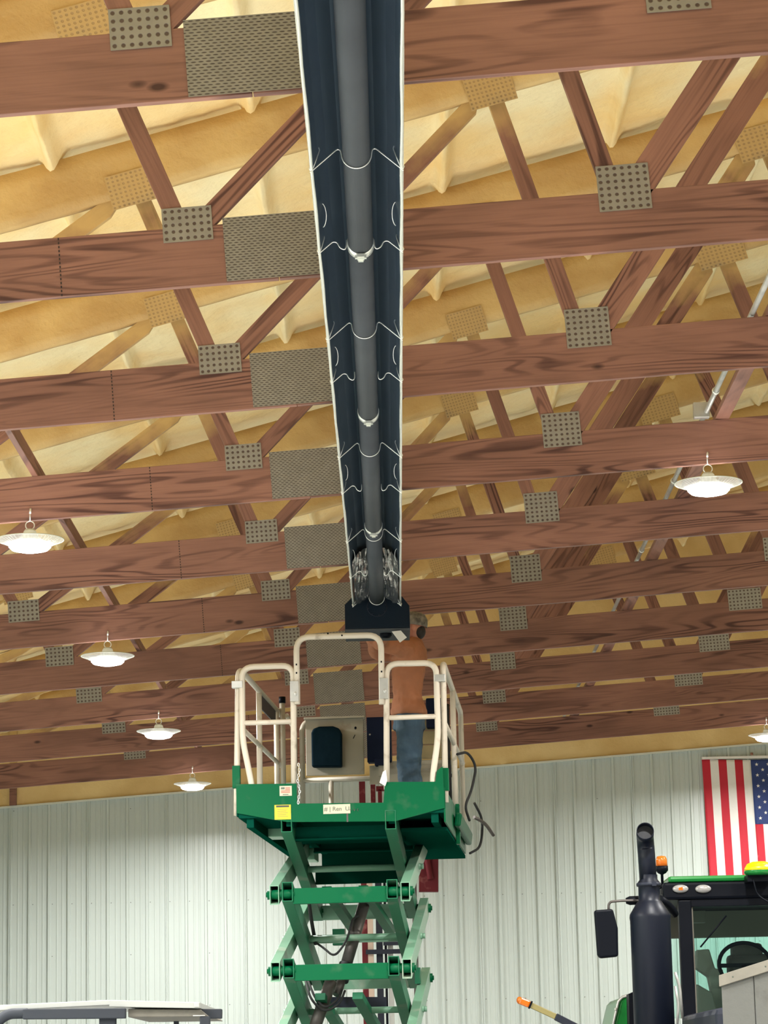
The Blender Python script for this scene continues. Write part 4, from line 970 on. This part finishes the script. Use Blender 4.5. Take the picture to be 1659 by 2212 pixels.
# beacon, dome, hood, fender, rails
bc = at(1429, 1865, 20.0)
mb = MB(); mb.lathe([(.0, .075), (.03, .07), (.040, .05), (.042, 0), (.0, 0)], (bc.x, 20.0, bc.z-.02), 24); be = tb(mb, 'beacon_lens', 'amber')
mb = MB(); mb.lathe([(.0, 0), (.046, 0), (.046, -.03), (.03, -.05), (.010, -.06), (.010, -.20), (0, -.20)], (bc.x, 20.0, bc.z-.02), 20); mb.tube(fillet([Vector((bc.x, 20, bc.z-.16)), Vector((bc.x-.05, 20, bc.z-.20)), Vector((bc.x+.03, 19.95, bc.z-.32))], .05), .008, 8); tb(mb, 'beacon_stem', 'black')
gc = at(1640, 1880, 19.75)
mb = MB(); mb.lathe([(.0, .052), (.05, .050), (.085, .036), (.105, .005), (.107, -.012), (0, -.012)], (gc.x, 19.75, gc.z+.01), 32); mb.ell((gc.x-.005, 19.675, gc.z+.035), (.05, .025, .012), 16); tb(mb, 'receiver_dome', 'yellow', 0)
mb = MB(); mb.lathe([(.107, -.012), (.110, -.030), (.09, -.045), (0, -.045)], (gc.x, 19.75, gc.z+.01), 32); tb(mb, 'dome_base', 'tgreen')
mb = MB(); mb.b2((gc.x-.09, 19.72, zr1-.02), (gc.x+.09, 19.92, gc.z-.03)); mb.tube(fillet([Vector((gc.x-.05, 19.72, zr1)), Vector((gc.x-.03, 19.70, zr1-.12)), Vector((gc.x+.1, 19.7, zr1-.2))], .05), .006, 8); tb(mb, 'dome_bracket', 'black', .005)
mb = MB(); pl = [at(1478, 2192, 19.5), at(1560, 2184, 19.5), at(1700, 2184, 19.5)]; mb.b2((pl[0].x, 17.6, 1.0), (pl[0].x+1.25, 19.7, pl[0].z)); tb(mb, 'hood', 'darkgrey', .04)
pf = [at(1318, 2260, 20.2), at(1327, 2205, 20.2), at(1337, 2163, 20.2), at(1345, 2154, 20.2), at(1374, 2146, 20.2), at(1374, 2260, 20.2)]
mb = MB(); mb.prism([(p_.x, p_.z) for p_ in pf][::-1], 20.2, 21.4); tb(mb, 'fender', 'tgreen', .02)
mb = MB(); mb.tube([Vector((p_.x-.004, 20.19, p_.z)) for p_ in pf[:5]], .010, 8); mb.ell(at(1330, 2180, 20.17), (.010, .008, .012), 10, 1); tb(mb, 'fender_edge', ['galv', 'paper'])
mb = MB(); pl = [at(1358, 2147, 19.9), at(1374, 2140, 19.9), at(1380, 2300, 19.9), at(1362, 2300, 19.9)]; mb.prism([(p_.x, p_.z) for p_ in pl][::-1], 19.9, 20.1); tb(mb, 'fender_bracket', 'black')
mb = MB(); mb.tube(fillet([at(1458, 2100, 19.6), at(1468, 2130, 19.6), at(1474, 2200, 19.6)], .05), .011, 10); mb.tube(fillet([at(1458, 2130, 19.55), at(1466, 2170, 19.55), at(1461, 2230, 19.55)], .05), .010, 10); tb(mb, 'grab_rail', 'galv')
mb = MB(); mb.tube(fillet([at(1425, 1942, 19.5), at(1445, 1955, 19.6), at(1458, 1975, 19.7)], .1), .028, 12); tb(mb, 'intake_elbow', 'black')
for s, y in ((-1, 20.9), (1, 20.9)):
    x = 2.66+s*.92; mb = MB(); mb.lathe([(.0, -.25), (.45, -.25), (.82, -.22), (.87, -.12), (.87, .12), (.82, .22), (.45, .25), (0, .25)], (x, y, .87), 48, 0, Matrix.Rotation(PI/2, 3, 'Y')); tb(mb, 'rear_wheel', 'rubber')
for s in (-1, 1):
    x = 2.66+s*.85; mb = MB(); mb.lathe([(.0, -.2), (.35, -.2), (.60, -.17), (.65, 0), (.60, .17), (.35, .2), (0, .2)], (x, 18.0, .65), 40, 0, Matrix.Rotation(PI/2, 3, 'Y')); tb(mb, 'front_wheel', 'rubber')
# amber warning light on its folding arm
LAm = Vector((at(1210, 2212, 20).x+.3, 20.0, 0))
t = thing('warning_light_arm', 'amber warning lamp on a khaki and black folding arm left of the tractor', 'warning light', (LAm.x, 20.0, 1.0))
def wb(mb, name, m_, bevel=0): mb.v = [v-Vector((LAm.x, 20.0, 1.0)) for v in mb.v]; return build(mb, name, m_, t, bevel=bevel)
a, b_, c0, d = at(1122, 2161, 20), at(1144, 2170, 20), at(1200, 2196, 20), at(1290, 2242, 20)
mb = MB(); mb.beam(a, b_, .06, .050); mb.ell(a, (.022, .03, .027), 14); wb(mb, 'amber_lens', 'amber', .010)
mb = MB(); mb.beam(b_, b_+(c0-b_)*.06, .065, .056); wb(mb, 'lens_collar', 'black')
mb = MB(); mb.beam(b_+(c0-b_)*.05, c0, .045, .040); wb(mb, 'reflective_sleeve', 'khaki', .004)
mb = MB(); mb.beam(c0, d, .055, .050); mb.beam(d, Vector((d.x, 20, 1.0)), .05, .05, (1, 0, 0)); wb(mb, 'arm', 'darkgrey', .004)
t.parent = None

# weathered box side in the right foreground
BY = 12.5
t = thing('wooden_crate', 'weathered grey plank crate side with a paler top board in the lower right corner', 'crate', (at(1562, 2212, BY).x, BY, 0))
p0 = at(1563, 2107, BY); ang = math.radians(-20); SL = .27
h0 = p0.z; dirv = Vector((math.cos(ang), math.sin(ang), 0)); Rz = Matrix.Rotation(ang, 3, 'Z')
for k in range(9):
    x0, x1 = .002+k*.15, .148+k*.15; mb = MB(); mb.prism([(x0, 0), (x1, 0), (x1, h0-.03+SL*x1), (x0, h0-.03+SL*x0)], -.009, .009); mb.v = [Rz @ v for v in mb.v]; build(mb, 'plank', 'greywood', t, bevel=.002)
mb = MB(); mb.prism([(-.004, h0-.05), (1.36, h0-.05+SL*1.36), (1.36, h0+SL*1.36), (-.004, h0)], -.026, -.009)
for k in range(9): x0 = .06+k*.15; mb.lathe([(.004, 0), (0, .002)], (x0, -.0265, h0-.025+SL*x0), 8, 1, Matrix.Rotation(PI/2, 3, 'X'))
mb.v = [Rz @ v for v in mb.v]; build(mb, 'top_board', ['greytrim', 'ink'], t, bevel=.002)

# utility vehicle roof at lower left
UY = 16.0
t = thing('utility_vehicle', 'utility vehicle at lower left, only its pale roof and dark grey roll bar in view', 'utility vehicle', (at(230, 2200, UY).x, UY, 0))
UL = Vector((at(230, 2200, UY).x, UY, 0))
def ub(mb, name, m_, bevel=0): mb.v = [v-UL for v in mb.v]; return build(mb, name, m_, t, bevel=bevel)
def uv(u, v, Y=UY): return at(u, v, Y)
def slab(pts, y0, y1, name, m_, bevel=.004):
    mb = MB(); mb.prism([(p_.x, p_.z) for p_ in pts][::-1], y0, y1); return ub(mb, name, m_, bevel)
slab([uv(-60, 2176), uv(0, 2171), uv(232, 2160), uv(240, 2161), uv(238, 2171), uv(0, 2183), uv(-60, 2188)], UY, UY+1.5, 'roof_panel', 'roofpan')
slab([uv(236, 2160), uv(432, 2165), uv(432, 2178), uv(236, 2175)], UY, UY+1.5, 'roof_panel', 'roofpan')
slab([uv(275, 2179), uv(432, 2180), uv(450, 2195), uv(275, 2197)], UY+.05, UY+1.4, 'roof_liner', 'greytrim')
mb = MB(); mb.tube(fillet([uv(-60, 2212, UY-.02), uv(-10, 2212, UY-.02), uv(15, 2190, UY-.02), uv(60, 2189, UY-.02)], .1, 6), .030, 16); mb.beam(uv(50, 2191, UY-.02), uv(272, 2189, UY-.02), .06, .058); ub(mb, 'roll_bar', 'rollbar', .006)
mb = MB(); mb.beam(uv(435, 2190, UY+.1), uv(480, 2190, UY+.1), .06, .055); ub(mb, 'roll_bar_end', 'rollbar', .006)
mb = MB(); mb.box(uv(425, 2171, UY-.005), (.03, .012, .024)); mb.box(uv(430, 2194, UY-.01), (.07, .01, .006)); ub(mb, 'roof_clip', 'galv', .002)
for u in (215, 432):
    a = uv(u, 2196, UY+.02); a2 = uv(u+(36 if u == 215 else 22), 2196, UY+.02); mb = MB(); mb.b2((a.x, UY-.01, .35), (a2.x, UY+.05, a.z)); ub(mb, 'roll_bar_post', 'rollbar', .006)
a = uv(375, 2200, UY+1.2); mb = MB(); mb.b2((a.x, UY+1.2, .4), (a.x+.03, UY+1.24, a.z)); a = uv(-40, 2200, UY+.02); mb.b2((a.x, UY, .4), (a.x+.05, UY+.05, a.z)); ub(mb, 'rear_post', 'rollbar')
mb = MB(); mb.b2((UL.x-.75, UY-.8, .30), (UL.x+.65, UY+1.6, .85)); ub(mb, 'body', 'darkgrey', .05)
for sx in (-.75, .65):
    for y in (-.5, 1.3):
        mb = MB(); mb.lathe([(.0, -.1), (.15, -.1), (.28, -.09), (.31, 0), (.28, .09), (.15, .1), (0, .1)], (UL.x+sx, UY+y, .31), 28, 0, Matrix.Rotation(PI/2, 3, 'Y')); ub(mb, 'wheel', 'rubber')

# ------------------------------------------------------------------ world, view
wd = bpy.data.worlds.new('world'); bpy.context.scene.world = wd; wd.use_nodes = True
bg = wd.node_tree.nodes['Background']; bg.inputs[0].default_value = (.90, .95, 1, 1); bg.inputs[1].default_value = .12
sc_ = bpy.context.scene
sc_.view_settings.view_transform = 'Standard'; sc_.view_settings.look = 'None'; sc_.view_settings.gamma = 1; sc_.view_settings.exposure = 0.0
sc_.view_settings.use_curve_mapping = False
sc_.cycles.max_bounces = 7; sc_.cycles.diffuse_bounces = 5; sc_.cycles.transparent_max_bounces = 12
sc_.cycles.use_denoising = True; sc_.cycles.sample_clamp_indirect = 4
